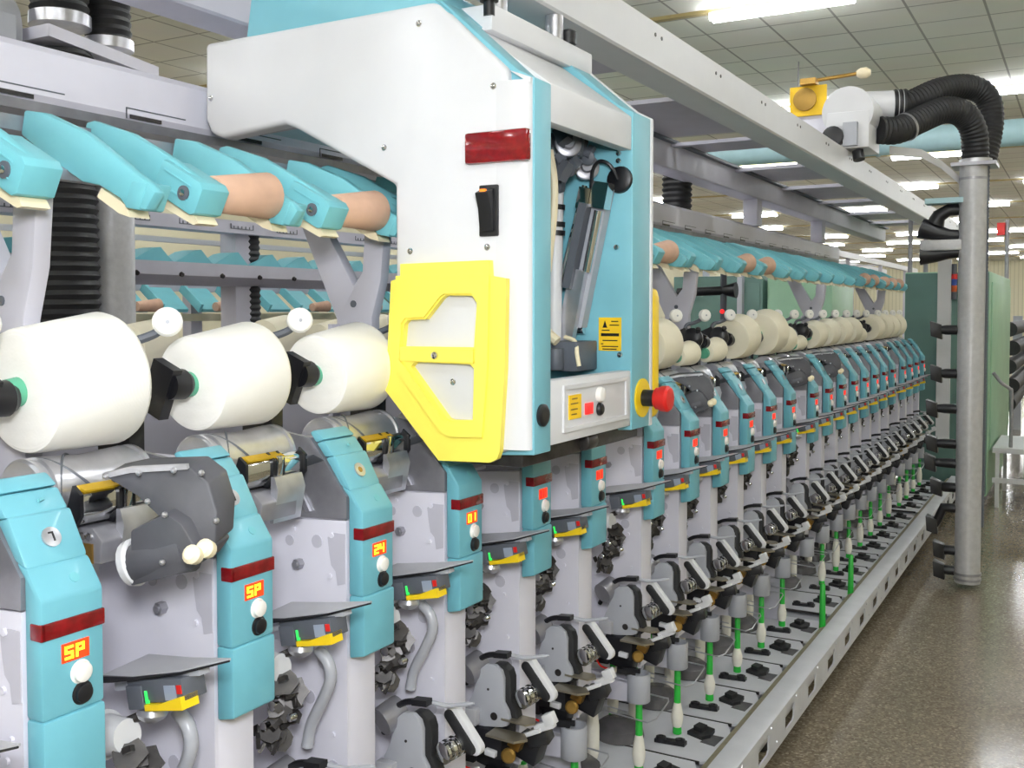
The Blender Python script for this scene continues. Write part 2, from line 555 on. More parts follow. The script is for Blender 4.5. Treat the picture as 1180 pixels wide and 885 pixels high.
    m.rbox((.03, -.10, .575), (.06, .05, .05), (0, .3, 0)).rbox((.06, -.11, .61), (.05, .05, .03), (0, -.3, .2))
    m.build('gripper_box', BLACK, u, bevel=.003)
    m = MB().lathe([(0, .012), (.004, .016), (.014, .017), (.018, .012)], (.012, -.165, .580), (.3, -1, .1), 14)
    m.rbox((.02, -.15, .600), (.03, .02, .02), (0, .4, 0))
    m.build('tension_knob', BRASS, u)
    MB().rbox((-.028, -.178, .580), (.028, .016, .014), (0, .1, 0)).build('white_plug', WHITE, u, bevel=.002)
    m = MB().rbox((.088, -.14, .650), (.05, .018, .018), (0, -.45, 0)).rbox((.10, -.14, .668), (.026, .022, .026), (0, -.45, 0))
    m.rbox((.06, -.15, .632), (.05, .012, .010), (0, -.45, 0))
    m.build('white_clamp', WHITE, u, bevel=.002)
    m = MB().tube(smoothpath([(-.10, -.17, .60), (-.115, -.18, .57), (-.10, -.185, .54), (-.075, -.18, .53)], 4), .003, 6)
    m.build('red_wire', REDB, u)
    # balloon breaker pot on its bracket
    m = MB().prism([(-.29, .425), (-.02, .436), (-.02, .498), (-.29, .52)], 'y', -.155, -.148)
    m.prism([(-.29, -.155), (-.02, -.155), (-.02, -.11), (-.29, -.11)], 'z', .490, .498)
    br = m.build('pot_bracket', LAV2, u)
    m = MB().lathe([(0, .033), (.002, .0345), (.080, .0345), (.082, .033), (.082, .029), (.010, .029), (0, .027)], (0, -.133, .436), (0, 0, 1), 24, cap=False)
    m.build('balloon_pot', GREY, u)
    m = MB().rbox((-.03, -.15, .525), (.055, .03, .014), (0, .05, .3)).rbox((-.01, -.16, .532), (.05, .008, .012), (0, 0, .2))
    m.build('pot_gripper', BLACK, u)
    m = MB().tube([(-.10, -.165, .40), (.045, -.175, .395), (.062, -.15, .40), (.075, -.085, .432), (.070, -.075, .436), (-.09, -.07, .44)], .0022, 6)
    m.tube([(-.10, -.165, .415), (-.02, -.17, .412)], .0018, 6)
    m.build('wire_guard', STEEL, u)
    # drum with its flanges and helical groove
    m = MB().lathe([(0, .030), (.0, .050), (.004, .054), (.010, .054), (.012, .050), (.020, .050), (.022, .054), (.060, .052), (.100, .049), (.140, .052), (.172, .054), (.174, .050), (.182, .050), (.184, .054), (.190, .054), (.190, .03)],
                   (-.172, -.265, 1.3085), (0, 1, 0), 40)
    dr = m.build('drum', STEEL, u)
    m = MB()
    path = []
    for i in range(64):
        a = i / 63
        ang = a * 2.6 * PI
        path.append(Vector((-.172 + .052 * math.cos(ang), -.240 + .14 * (.5 - .5 * math.cos(2 * PI * a)), 1.3085 + .052 * math.sin(ang))))
    m.tube(path, .0022, 6)
    m.build('drum_groove', GREYD, dr)
    m = MB().lathe([(0, .020), (.04, .020), (.04, .012)], (-.172, -.045, 1.312), (0, -1, 0), 12).box(-.192, -.152, -.292, -.267, 1.25, 1.33)
    m.build('drum_bearing', STEELD, u)
    # polished yarn trap in front of the drum, gold film strip, sensor box with tan window
    m = MB().prism([(-.126, 1.272), (-.108, 1.268), (-.094, 1.285), (-.094, 1.312), (-.106, 1.322), (-.116, 1.300)], 'y', -.228, -.082)
    yt = m.build('yarn_trap', CHROME, u, bevel=.004)
    MB().quadslab([(-.110, -.222, 1.322), (-.094, -.222, 1.316), (-.094, -.135, 1.316), (-.110, -.135, 1.322)], (.001, 0, .003)).build('gold_strip', GOLD, yt)
    for y0, y1 in ((-.232, -.226), (-.166, -.160), (-.142, -.137), (-.084, -.079)):
        MB().prism([(-.126, 1.268), (-.104, 1.264), (-.090, 1.284), (-.090, 1.314), (-.106, 1.326), (-.116, 1.300)], 'y', y0, y1).build('trap_rib', BLACK, yt)
    MB().rbox((-.090, -.152, 1.300), (.010, .014, .040), (0, .1, 0)).build('trap_clip', CHROME, yt, bevel=.003)
    m = MB().prism([(-.25, 1.205), (-.085, 1.212), (-.080, 1.245), (-.100, 1.262), (-.25, 1.262)], 'y', -.205, -.115)
    fs = MB()
    for x in (-.118, -.104):
        fs.lathe([(0, .006), (.004, .006), (.006, .003)], (x, -.205, 1.250), (0, -1, 0), 10)
    sb = m.build('sensor_box', STEELD, u, bevel=.003, extra=[(fs, CHROME)])
    MB().box(-.150, -.098, -.208, -.2045, 1.212, 1.240).build('box_window', BRASS, sb)
    MB().prism([(-.095, 1.205), (-.088, 1.205), (-.076, 1.262), (-.084, 1.285), (-.092, 1.285)], 'y', -.17, -.10).build('box_shield', STEEL, sb)
    MB().quadslab([(-.170, -.236, 1.283), (-.135, -.238, 1.292), (-.120, -.238, 1.278), (-.140, -.238, 1.243)], (0, .003, 0)).build('glare_flap', WHITE, sb)  # mirror flap coloured white for the flash reflected in it
    # cradle: black hubs, post, lever with white knob
    m = MB().box(-.250, -.178, -.074, -.044, 1.30, 1.455)
    m.lathe([(0, .030), (.004, .040), (.020, .042), (.026, .036), (.034, .02)], (-.207, -.042, 1.462), (0, -1, 0), 22)
    m.rbox((-.253, -.052, 1.47), (.06, .03, .05), (0, -.4, 0))
    m.ball((-.180, -.072, 1.497), .012, 8)
    m.build('cradle_arm', BLACK, u)
    m = MB().lathe([(0, .024), (.03, .026), (.034, .022), (.040, .020)], (-.198, -.297, 1.447), (0, 1, 0), 20)
    m.rbox((-.218, -.294, 1.44), (.05, .02, .09), (0, .4, 0))
    m.build('cradle_hub', BLACK, u)
    m = MB().tube(smoothpath([(-.245, -.05, 1.49), (-.235, -.045, 1.515), (-.215, -.025, 1.522), (-.200, .0, 1.533), (-.195, .010, 1.546)], 4), .0075, 8)
    m.build('cradle_lever', GREYD, u)
    m = MB().lathe([(0, .006), (.002, .020), (.006, .024), (.018, .024), (.022, .020), (.024, .004)], (-.190, .016, 1.551), (.75, -.66, .05), 20)
    kn = m.build('lever_knob', PINKW, u)
    MB().lathe([(0, .0035), (.001, .0035)], Vector((-.190, .016, 1.551)) + Vector((.75, -.66, .05)) * .0245, (.75, -.66, .05), 8).build('knob_screw', GREY, kn)
    # suction mouth, raised on a few units
    def hp(px, py, y):
        return at(px, py, y=yn(1) + y) - Vector((0, yn(1), 0))
    fan = [hp(*p) for p in ((118, 548, -.20), (150, 541, -.185), (218, 539, -.16), (240, 556, -.15), (250, 590, -.15), (248, 626, -.155), (230, 640, -.165), (196, 608, -.18), (158, 572, -.19))]
    m = MB().quadslab(fan, (-.014, .05, .010))
    duct = [hp(*p) for p in ((150, 612, -.20), (190, 592, -.19), (208, 604, -.185), (232, 640, -.175), (220, 657, -.18), (187, 667, -.19), (150, 676, -.20))]
    m.quadslab(duct, (-.01, .065, .012))
    p0, p1 = hp(133, 656, -.215), hp(200, 636, -.185)
    m.lathe([(0, .028), (.05, .029), ((p1 - p0).length, .034)], p0 + Vector((0, .03, 0)), p1 - p0, 20)
    hm = m
    m = MB()
    for q in ((227, 641, -.19), (242, 634, -.17)):
        m.lathe([(0, .007), (.003, .012), (.016, .013), (.021, .008)], hp(*q), (.2, -.7, .3), 14)
    rm = m
    m = MB()
    for q in ((122, 549, -.205), (160, 545, -.195), (200, 542, -.18), (232, 545, -.165), (249, 600, -.157), (190, 593, -.195), (187, 648, -.195), (170, 578, -.197)):
        m.ball(hp(*q), .0045, 8)
    m.quadslab([hp(118, 546, -.203), hp(150, 539, -.188), hp(215, 536, -.163), hp(216, 541, -.165), hp(150, 545, -.19), hp(118, 552, -.205)], (0, .004, .002))
    sm = hm.build('suction_mouth', HOODM, u, bevel=.003, extra=[(m, STEEL)])
    rm.build('mouth_roller', CREAM, sm)
    MB().lathe([(0, .032), (.010, .034), (.014, .030)], p0 + Vector((-.008, .03, 0)), p1 - p0, 18).build('mouth_collar', WHITE, sm)
    # tray under the unit
    m = MB().prism([(-.34, -.293), (.125, -.293), (.150, -.275), (.152, -.05), (.118, .024), (-.34, .024)], 'z', .212, .220)
    tr = m.build('bobbin_tray', TRAY, u)
    m = MB().prism([(-.34, -.296), (.130, -.296), (.130, -.291), (-.34, -.291)], 'z', .2125, .2225)
    m.build('tray_gap', DARK, tr)
    m = MB().prism([(-.04, -.225), (.055, -.215), (.055, -.190), (-.04, -.200)], 'z', .2195, .2315)
    for x, y in ((-.022, -.213), (.038, -.205)):
        m.lathe([(0, .016), (.012, .016), (.014, .009), (.010, .006)], (x, y, .226), (0, 0, 1), 14)
    m.build('peg_holder', BLACK, tr)
    m = MB().prism([(.030, -.118), (.085, -.140), (.105, -.112), (.102, -.060), (.050, -.042)], 'z', .2195, .232)
    m.prism([(.045, -.10), (.075, -.115), (.082, -.075), (.052, -.065)], 'z', .232, .246)
    m.build('rubber_stop', RUBBER, tr)
    m = MB().prism([(.085, -.155), (.135, -.165), (.140, -.085), (.095, -.085)], 'z', .2197, .2212)
    m.build('smoked_window', SMOKE, tr)
    m = MB().lathe([(0, .075), (.004, .080), (.035, .074), (.05, .055), (.055, 0)], (-.155, -.235, .2195), (0, 0, 1), 22)
    m.build('dust_cup', SMOKE, tr)
    return u
# ------------------------------------------------------------------ the row of winding units
RAISED = {1, 8, 12, 14}
def unit_label(n):
    if n == 0:
        return 'winding unit with number 7 on its teal cover, closest to the camera'
    if n == 1:
        return 'winding unit with raised dark grey suction mouth and lit SP display, second from the camera'
    if n in (8, 12, 14):
        k = {8: 'first', 12: 'second', 14: 'third'}[n]
        return 'winding unit with a raised dark suction mouth, %s such unit beyond the yellow-guarded carriage' % k
    if n in (3, 4, 5):
        return {3: 'winding unit with its teal cover top hidden behind the yellow guard of the hanging carriage',
                4: 'winding unit under the near teal post of the hanging carriage',
                5: 'winding unit below the far post and red emergency knob of the hanging carriage'}[n]
    if n == 2:
        return 'winding unit with brown smudged number plate on its teal cover, third from the camera'
    if n == 23:
        return 'last winding unit of the row, beside the dark green end cabinet'
    return 'grey winding unit with teal cover, %s in the row from the camera' % ORD[n]

proto = make_unit(unit_label(1))
snap = snapshot(proto)
UNITS = []
for n in range(NU):
    if n == 1:
        proto.location = (0, yn(1), 0)
        UNITS.append(proto)
    else:
        UNITS.append(dup(proto, snap, (0, yn(n), 0), unit_label(n), drop=() if n in RAISED else ('suction_mouth',)))
for n, r in enumerate(UNITS):
    for c in kids(r):
        if n > 3 and c.name.startswith('suction_pipe'):
            bpy.data.objects.remove(c)
    for c in kids(r):
        if n > 1 and c.name.startswith('suction_mouth'):
            pv = Vector((-.15, -.19, 1.29))
            c.scale = (.86, .86, .86)
            c.location = pv * .14 + Vector((-.026, -.035, .010))
    if n in (5, 11, 19):
        MB().prism([(-.29, .225), (.0, .225), (-.035, .50), (-.29, .50)], 'y', yn(n) - .06, yn(n) - .05).build('foot_cheek', LAV2, r)
TEXT = {0: 'SP', 1: 'SP', 2: '24', 3: '01', 4: '011'}
for n, r in enumerate(UNITS):
    cov = [c for c in kids(r) if c.name.startswith('control_cover')][0]
    y0 = yn(n)
    tx = TEXT.get(n, '01')
    m = MB()
    w = .0125 if len(tx) == 2 else .008
    digits(m, tx, (.0095, y0 - .0145, 1.1305), (0, 1, 0), (0, 0, 1), w, .017, .0032, (1, 0, 0), gap=.3)
    m.build('display_digits', LEDFG if n < 4 else LEDR, cov)
    if n in (0, 1):
        m = MB()
        digits(m, '78'[n], Vector((-.0338, y0 - .002, 1.2723)) + nn * .0036, (0, 1, 0), sl, .007, .013, .0022, nn)
        m.build('plate_number', BLACK, cov)
    elif n < 8:
        MB().lathe([(0, .006), (.001, .005)], Vector((-.037, y0 + .002, 1.278)) + nn * .0036, nn, 9).build('plate_smudge', BRASS, cov)

# ------------------------------------------------------------------ yarn cones on the drums
RAD = {1: .099, 2: .090, 3: .088, 4: .09, 5: .088, 6: .07, 7: .08, 8: .088, 9: .043, 10: .046, 11: .093, 12: .104, 13: .064, 14: .036, 15: .074, 16: .078,
       17: .082, 18: .080, 19: .046, 20: .088, 21: .092, 22: .088, 23: .09}
def make_package(n):
    r = RAD[n]
    y0 = yn(n)
    rn, rf = r - .008, r + .004
    big = 'small' if r < .05 else ('thick' if r > .07 else 'half-wound')
    if n <= 3:
        lab = {1: 'large white yarn cone cut by the photo edge, on the drum nearest the camera', 2: 'white yarn cone between two black hubs, second from the camera',
               3: 'white yarn cone partly behind the edge of the yellow guard'}[n]
    elif n in (4, 5, 6, 7):
        lab = 'yarn cone on the drum behind the hanging carriage, %s one hidden by it' % ORD[n - 4]
    elif n == 8:
        lab = 'thick white yarn cone just past the far yellow guard of the carriage'
    elif n in (9, 10, 14, 19):
        lab = {9: 'small starting yarn cone just beyond the thick one at the far yellow guard', 10: 'small starting yarn cone with a white knob right above it',
               14: 'smallest yarn cone, between a half-wound and a thick one', 19: 'small yarn cone low in the far group of thick ones'}[n]
    else:
        lab = '%s cream yarn cone on the %s winding unit from the camera' % (big, ORD[n])
    zb = 1.3625
    p = thing('yarn_cone', lab, 'yarn cone', (-.203, y0 - .165, zb), 'yarn cones winding on the drums')
    a = Vector((-.203, y0 - .245, zb + rn + .001))
    b = Vector((-.203, y0 - .090, zb + rf + .001))
    L = (b - a).length
    ca = math.sin(math.atan2(rf - rn, L)) * 0
    MB().lathe([(0, .024), (.001, rn - .010), (.004, rn - .002), (.010, rn), (L - .012, rf), (L - .004, rf - .003), (L, rf - .014), (L + .001, .024)], a, b - a, 48).build('yarn_body', YARN if n < 6 else YARNW, p, smooth=50)
    MB().lathe([(-.018, .016), (-.018, .020), (0, .0215), (L + .010, .027), (L + .010, .02)], a, b - a, 24).build('cone_tube', GREENT, p)
    return p
for n in range(1, NU):
    make_package(n)

# ------------------------------------------------------------------ cops standing in the pots and waiting behind
COPF = {3: .5, 4: .5, 5: .5, 6: .44, 7: .50, 8: .54, 9: .62, 10: .50, 11: .52, 13: .40, 14: .16, 15: .45, 16: .33, 17: .5, 18: .52, 19: .22, 20: .2, 21: .4, 22: .9, 23: .3}
def cop_meshes(f, x, y, z0, label, group, h=.20):
    c = thing('yarn_cop', label, 'cop', (x, y, z0), group)
    MB().lathe([(0, .0135), (.003, .0145), (.018, .0135), (.030, .0115), (h, .0100), (h + .003, .0085), (h + .003, .005)], (x, y, z0), (0, 0, 1), 18).build('tube', GREEN, c)
    top = h * (1 - f)
    MB().lathe([(.020, .0120), (.032, .0165), (.05, .0190), (max(.06, top - .055), .0190), (max(.075, top - .02), .0150), (max(.09, top), .0108)], (x, y, z0), (0, 0, 1), 22).build('yarn', YARNC, c)
    return c
for n, f in COPF.items():
    st = 'almost bare green' if f > .8 else ('half-unwound green and white' if f > .35 else 'full white')
    cop_meshes(f, 0.0, yn(n) - .128, .2215, '%s cop under the %s grey pot from the camera' % (st, ORD[n]), 'cops unwinding under the pots')
for n in range(4, NU):
    for k, xx in enumerate((-.075, -.165)):
        if n > 13 and k:
            continue
        cop_meshes(.12, xx - .06, yn(n) - .155 + .03 * k, .2215, 'full white cop waiting behind the %s grey pot, %s' % (ORD[n], 'closer to the aisle' if k == 0 else 'deeper in the machine'), 'reserve cops on the trays')
for k, (py, lab) in enumerate((('a', 'empty green tube standing at the rail edge, nearer of two'), ('b', 'empty green tube standing at the rail edge, farther of two'))):
    pt = at(950, 725, z=.2215) if k == 0 else at(981.5, 686, z=.2215)
    m = MB().lathe([(0, .0135), (.004, .0145), (.02, .0135), (.190, .0110), (.193, .0090), (.193, .006)], (.160, pt.y, .2215), (0, 0, 1), 20)
    tag(m.build('empty_tube', GREEN), lab, 'tube', 'empty green tubes on the tray edge')

# ------------------------------------------------------------------ holders for empty cones under the rear duct
def make_holder(label):
    h = thing('cone_holder', label, 'cone holder', (0, 0, 0), 'teal cone holders above the yarn cones')
    top = [(-.427, 1.862), (-.417, 1.902), (-.368, 1.893), (-.268, 1.853), (-.146, 1.776)]
    m = MB().prism(top + [(-.124, 1.764), (-.110, 1.749), (-.131, 1.723), (-.175, 1.730), (-.189, 1.744), (-.236, 1.767), (-.276, 1.775), (-.347, 1.813)], 'y', -.133, -.112)
    m.prism([(-.160, 1.769), (-.124, 1.764), (-.144, 1.723), (-.177, 1.729)], 'y', -.135, -.085)
    m.build('wide_plate', TEALD, h, bevel=.004)
    m = MB().prism([(-.443, 1.880), (-.439, 1.905), (-.420, 1.907), (-.322, 1.876), (-.222, 1.825), (-.146, 1.779), (-.170, 1.735), (-.256, 1.772), (-.330, 1.815)], 'y', .004, .022)
    m.build('ridge_plate', TEALD, h, bevel=.004)
    m = MB().prism([(-.229, 1.823), (-.146, 1.780), (-.138, 1.768), (-.158, 1.730), (-.170, 1.728), (-.256, 1.774)], 'y', -.010, .050)
    m.prism([(-.225, 1.808), (-.165, 1.776), (-.162, 1.771), (-.226, 1.804)], 'y', -.0125, -.010).prism([(-.238, 1.785), (-.175, 1.755), (-.173, 1.750), (-.240, 1.780)], 'y', -.0125, -.010)
    bl = m.build('end_block', TEALD, h, bevel=.005)
    MB().lathe([(0, .0125), (.003, .0125), (.0035, .009)], (-.181, -.010, 1.764), (0, -1, 0), 18).build('screw_washer', GREYD, bl)
    MB().lathe([(.002, .0065), (.005, .006), (.006, .003)], (-.181, -.010, 1.764), (0, -1, 0), 8).build('screw', CHROME, bl)
    m = MB().quadslab([(-.262, 0, 1.770), (-.168, 0, 1.726), (-.160, 0, 1.714), (-.172, 0, 1.712), (-.262, 0, 1.755)], (0, .045, 0))
    m.build('cream_slide', CREAM, h)
    MB().quadslab([(-.240, -.125, 1.764), (-.182, -.125, 1.733), (-.176, -.125, 1.715), (-.200, -.125, 1.722), (-.250, -.125, 1.750)], (0, .04, 0)).build('cream_rest', CREAM, h)
    return h
hp = make_holder('teal cone holder nearest the camera, cut by the photo edge')
hs = snapshot(hp)
HN = list(range(-1, NU))
for n in HN:
    y = yn(n) + .056
    if n == -1:
        hp.location = (0, y, 0)
        continue
    dup(hp, hs, (0, y, 0), 'teal plastic cone holder sloping above the %s winding unit from the camera' % ORD[n])
for n, lab in ((1, 'brown paper cone lying in the teal holder before the carriage'), (2, 'brown paper cone half behind the carriage side panel'), (7, 'brown paper cone in the first holder past the carriage'),
               (10, 'brown paper cone, nearer of two in neighbouring far holders'), (11, 'brown paper cone, farther of two in neighbouring far holders'),
               (18, 'brown paper cone, first of the far run at the holder end'), (19, 'brown paper cone, second of the far run at the holder end'), (20, 'brown paper cone, third of the far run at the holder end'),
               (21, 'brown paper cone, fourth of the far run at the holder end'), (22, 'brown paper cone, last of the far run beside the green cabinet')):
    y = yn(n) + .056
    a, b = Vector((-.178, y + .049, 1.768)), Vector((-.178, y + .183, 1.778))
    L_ = (b - a).length
    m = MB().lathe([(0, .026), (.0, .030), (.002, .031), (L_ - .003, .042), (L_, .041), (L_, .037), (.02, .027)], a, b - a, 26, cap=False)
    tag(m.build('paper_cone', TAN), lab, 'paper cone', 'empty paper cones in the holders')
# ------------------------------------------------------------------ overhead rails, duct, brackets, base rail
YF = 8.80
def beam_profile(x0, x1, z0, z1):
    return [(x0, z0), (x1, z0), (x1, z1), (x0, z1)]
r = thing('overhead_rail', 'bright white overhead rail running above the aisle side of the machine', 'rail', (-.04, 5, 2.27))
MB().prism([(-.10, 2.274), (.014, 2.274), (.020, 2.280), (.020, 2.400), (.014, 2.404), (-.10, 2.404), (-.10, 2.39), (-.02, 2.39), (-.02, 2.30), (-.10, 2.30)], 'y', -.6, 11.0).build('rail_beam', WHITE, r)
m = MB()
for k in range(20):
    for dy in (0, .05):
        m.cyl((.0195, .6 + k * .55 + dy, 2.365), (.022, .6 + k * .55 + dy, 2.365), .006, n=8)
m.build('rail_bolt', DARK, r)
r = thing('overhead_rail', 'grey lavender overhead rail behind the carriage, above the slotted duct', 'rail', (-.76, 5, 2.27))
MB().prism([(-.82, 2.274), (-.706, 2.274), (-.700, 2.280), (-.700, 2.404), (-.706, 2.410), (-.82, 2.410)], 'y', -.6, 11.0).build('rail_beam', LAV2, r)
MB().prism([(-.700, 2.398), (-.670, 2.398), (-.670, 2.412), (-.700, 2.412)], 'y', -.6, 11.0).build('rail_lip', GREYD, r)
for k in range(8):
    y = 2.75 + k * 1.05
    tag(MB().box(-.70, -.02, y, y + .05, 2.385, 2.402).build('cross_bar', LAV2), 'flat cross bar between the two overhead rails, %s beyond the carriage' % ORD[k], 'cross bar', 'cross bars between the overhead rails')
    w = (.55, .90, .38, .75, .92, .5, .85, .6)[k]
    tag(MB().box(-.735, -.06, y + .09, y + .05 + w, 2.411, 2.417).build('cover_sheet', LAV2), 'thin grey sheet laid between the overhead rails, %s beyond the carriage' % ORD[k], 'sheet', 'sheets between the overhead rails')
d = thing('slotted_duct', 'lavender box duct with slots above and behind the teal cone holders', 'duct', (-.85, 4, 1.97))
dbm = MB().prism([(-1.00, 1.985), (-.712, 1.985), (-.700, 1.998), (-.700, 2.085), (-.715, 2.100), (-1.00, 2.105)], 'y', -.6, YF)
MB().prism([(-.99, 1.960), (-.705, 1.965), (-.700, 1.984), (-.99, 1.984)], 'y', -.6, YF).build('duct_keel', STEELD, d)
m = MB()
s2 = MB()
for k in range(-1, 26):
    y = 1.537 + .32 * (k - 1)
    if y > YF - .3:
        break
    m.box(-.7005, -.6985, y, y + .165, 2.008, 2.0105)
    m.box(-.7005, -.6985, y - .0025, y, 1.987, 2.0105)
    s2.box(-.7005, -.699, y + .008, y + .095, 1.988, 1.9965)
dbm.build('duct_body', LAV, d, extra=[(m, GREYD), (s2, DARK)])
for k, y in enumerate((4.3, 6.4, 8.2)):
    tag(MB().box(-.80, -.71, y, y + .11, 2.106, 2.273).build('rail_post', LAV2), 'short flat post between slotted duct and rear rail, %s from the carriage' % ORD[k], 'post', 'posts between duct and rear rail')
# Y shaped brackets
def bracket(y, label):
    t = thing('support_bracket', label, 'bracket', (-.30, y, 1.10), 'lavender Y brackets behind the yarn cones')
    m = MB().prism([(-.345, 1.10), (-.250, 1.10), (-.250, 1.555), (-.226, 1.635), (-.215, 1.745), (-.268, 1.766), (-.276, 1.655), (-.300, 1.625), (-.318, 1.655), (-.390, 1.770), (-.455, 1.775), (-.348, 1.550)], 'y', y, y + .030)
    m.build('bracket_plate', BRK, t, bevel=.003)
    m = MB().box(-.352, -.340, y - .025, y + .055, 1.10, 1.54)
    m.build('bracket_flange', BRK, t)
    MB().cyl((-.30, y - .002, 1.585), (-.30, y + .001, 1.585), .008, n=10).build('bracket_bolt', GREYD, t)
for y, lab in ((.965, 'lavender Y bracket beside the black corrugated hose'), (1.81, 'lavender Y bracket next to the side panel of the carriage'), (3.85, 'lavender Y bracket beyond the far yellow guard'),
               (6.1, 'lavender Y bracket in front of the light green cabinet'), (8.1, 'lavender Y bracket closest to the dark green end cabinet')):
    bracket(y, lab)
tag(MB().prism([(-.335, 1.780), (-.310, 1.780), (-.310, 1.796), (-.335, 1.807)], 'y', -.6, YF).build('holder_bar', STEELD), 'thin steel bar carrying the teal cone holders', 'bar')
tag(MB().prism([(-.46, 1.868), (-.425, 1.868), (-.425, 1.893), (-.46, 1.893)], 'y', -.6, YF).build('holder_bar', STEELD), 'steel bar under the upper ends of the teal cone holders', 'bar')

# base rail with its square holes, wear strip
b = thing('base_rail', 'galvanised base rail with square holes along the aisle floor', 'rail', (.22, 5, .14))
holes = []
k = 0
y = .9
while y < YF - .1:
    holes.append([(y - .060, .162), (y + .045, .162), (y + .060, .172), (y + .060, .222), (y - .060, .222)])
    y += .32
m = MB().prism([(-.6, .138), (YF, .138), (YF, .250), (-.6, .250)], 'x', .254, .260, holes)
m.build('face_plate', SILL, b)
MB().prism([(.186, .246), (.254, .246), (.259, .250), (.254, .2535), (.186, .2535)], 'y', -.6, YF).build('top_flange', SILL, b)
MB().prism([(.186, .10), (.192, .10), (.192, .246), (.186, .246)], 'y', -.6, YF).build('inner_web', SILL, b)
m = MB()
for hh in holes:
    yc = (hh[0][0] + hh[1][0]) / 2
    m.lathe([(0, .006), (.003, .005)], (.260, yc + .09, .235), (1, 0, 0), 8)
    m.lathe([(0, .004), (.003, .003)], (.260, yc + .16, .165), (1, 0, 0), 8)
m.build('rail_rivet', STEEL, b)
tag(MB().prism([(.1535, .196), (.186, .196), (.186, .240), (.1535, .230)], 'y', -.6, YF).build('wear_strip', STRIP), 'tan strip between the bobbin trays and the base rail', 'strip')
f = thing('machine_bed', 'grey bed of the winding machine under the bobbin trays', 'machine bed', (-.3, 4, 0))
MB().box(-.75, .13, -.6, YF, .10, .205).build('bed_plate', GREY, f)
MB().box(-.75, -.345, -.6, YF, .205, 1.0).build('rear_body', LAV2, f)
for k in range(6):
    MB().lathe([(0, .05), (.02, .05), (.022, .02), (.10, .02)], (.10, .2 + k * 1.7, 0), (0, 0, 1), 14).build('levelling_foot', DARK, f)

# ------------------------------------------------------------------ end cabinet
c = thing('end_cabinet', 'tall dark green cabinet closing the far end of the winding machine', 'cabinet', (.12, 10, 0))
MB().box(-.19, .44, 8.85, 11.2, .10, 1.88).build('cabinet_body', GCABL, c, bevel=.01)
MB().box(-.185, .435, 8.838, 8.85, .12, 1.87).build('front_panel', GCAB, c, bevel=.004)
MB().box(.44, .452, 9.0, 11.1, .45, 1.80).build('side_door', GCABL, c, bevel=.004)
MB().box(-.15, .40, 8.9, 11.1, 0, .10).build('cabinet_plinth', DARK, c)
MB().box(.065, .165, 8.795, 8.838, .54, 1.975).build('cable_trunk', WHITE, c)
MB().cyl((.185, 8.815, 1.66), (.185, 8.815, 1.94), .020, n=14).build('beacon_stem', GREYD, c)
MB().cyl((.185, 8.815, 1.82), (.185, 8.815, 1.86), .023, n=14).build('red_beacon', REDB, c)
MB().cyl((.185, 8.815, 1.77), (.185, 8.815, 1.82), .023, n=14).build('blue_beacon', mat('blue_lens', (40, 70, 150), .3), c)
MB().cyl((.185, 8.815, 1.72), (.185, 8.815, 1.77), .023, n=14).build('orange_beacon', mat('orange_lens', (200, 90, 40), .3), c)
# ------------------------------------------------------------------ hanging doffing carriage
YD = 1.706
d = thing('doffing_carriage', 'big white and teal carriage with yellow guards hanging over the row of yarn cones', 'carriage', (.05, 2.02, 1.27))
out = [(-.640, 2.178), (-.642, 2.005), (-.625, 1.972), (-.59, 1.960), (-.405, 1.975), (-.372, 1.962), (-.112, 1.826), (-.112, 1.628), (-.118, 1.410), (-.020, 1.298), (.0, 1.288), (.10, 1.292), (.150, 1.297),
       (.150, 2.030), (-.010, 2.180), (-.03, 2.182)]
ps = MB()
for x, z in ((-.073, 1.69), (.108, 1.693), (-.05, 2.142), (.122, 2.0), (-.137, 1.903), (-.622, 2.051), (.029, 1.429)):
    ps.lathe([(0, .0065), (.0015, .0065), (.0018, .0045), (.004, .004), (.005, .002)], (x, YD, z), (0, -1, 0), 12)
MB().prism(out, 'y', YD, YD + .052).build('side_panel', WHITE, d, bevel=.012, seg=4, extra=[(ps, CHROME)])
MB().prism([(.128, YD - .0005), (.150, YD - .0005), (.168, YD + .003), (.184, YD + .008), (.193, YD + .014), (.196, YD + .022), (.196, YD + .052), (.128, YD + .052)], 'z', 1.302, 2.008).prism(
    [(.149, 2.030), (.196, 2.000), (.196, 2.012), (.165, 2.024)], 'y', YD + .012, YD + .052).build('panel_corner', WHITE, d)
post = [(-.12, 1.402), (-.012, 1.279), (.09, 1.285), (.2, 1.292), (.2, 2.012), (.165, 2.030), (-.01, 2.188), (-.12, 2.188)]
MB().prism(post, 'y', YD + .021, 1.797).build('near_post', TEAL2, d, bevel=.003)
MB().prism([(-.63, 2.17), (-.60, 1.975), (-.40, 1.985), (-.12, 1.84), (-.12, 2.17)], 'y', YD + .05, 1.80).build('nose_box', GREY, d)
MB().prism([(-.60, 1.995), (-.40, 1.999), (-.12, 1.86), (-.12, 2.16), (-.60, 2.16)], 'y', 1.80, 2.25).build('nose_cover', TEAL2, d)
MB().prism([(-.52, 2.175), (.02, 2.155), (-.02, 2.19), (-.06, 2.225), (-.10, 2.262), (-.505, 2.262)], 'y', YD + .006, 2.30).build('top_cover', TEAL2, d, bevel=.006)
fs = MB()
for x, z in ((.165, 1.935), (.165, 1.918), (.160, 1.718), (.170, 1.467), (.13, 1.785)):
    fs.lathe([(0, .007), (.005, .006), (.006, .003)], (x, 2.208, z), (0, -1, 0), 10)
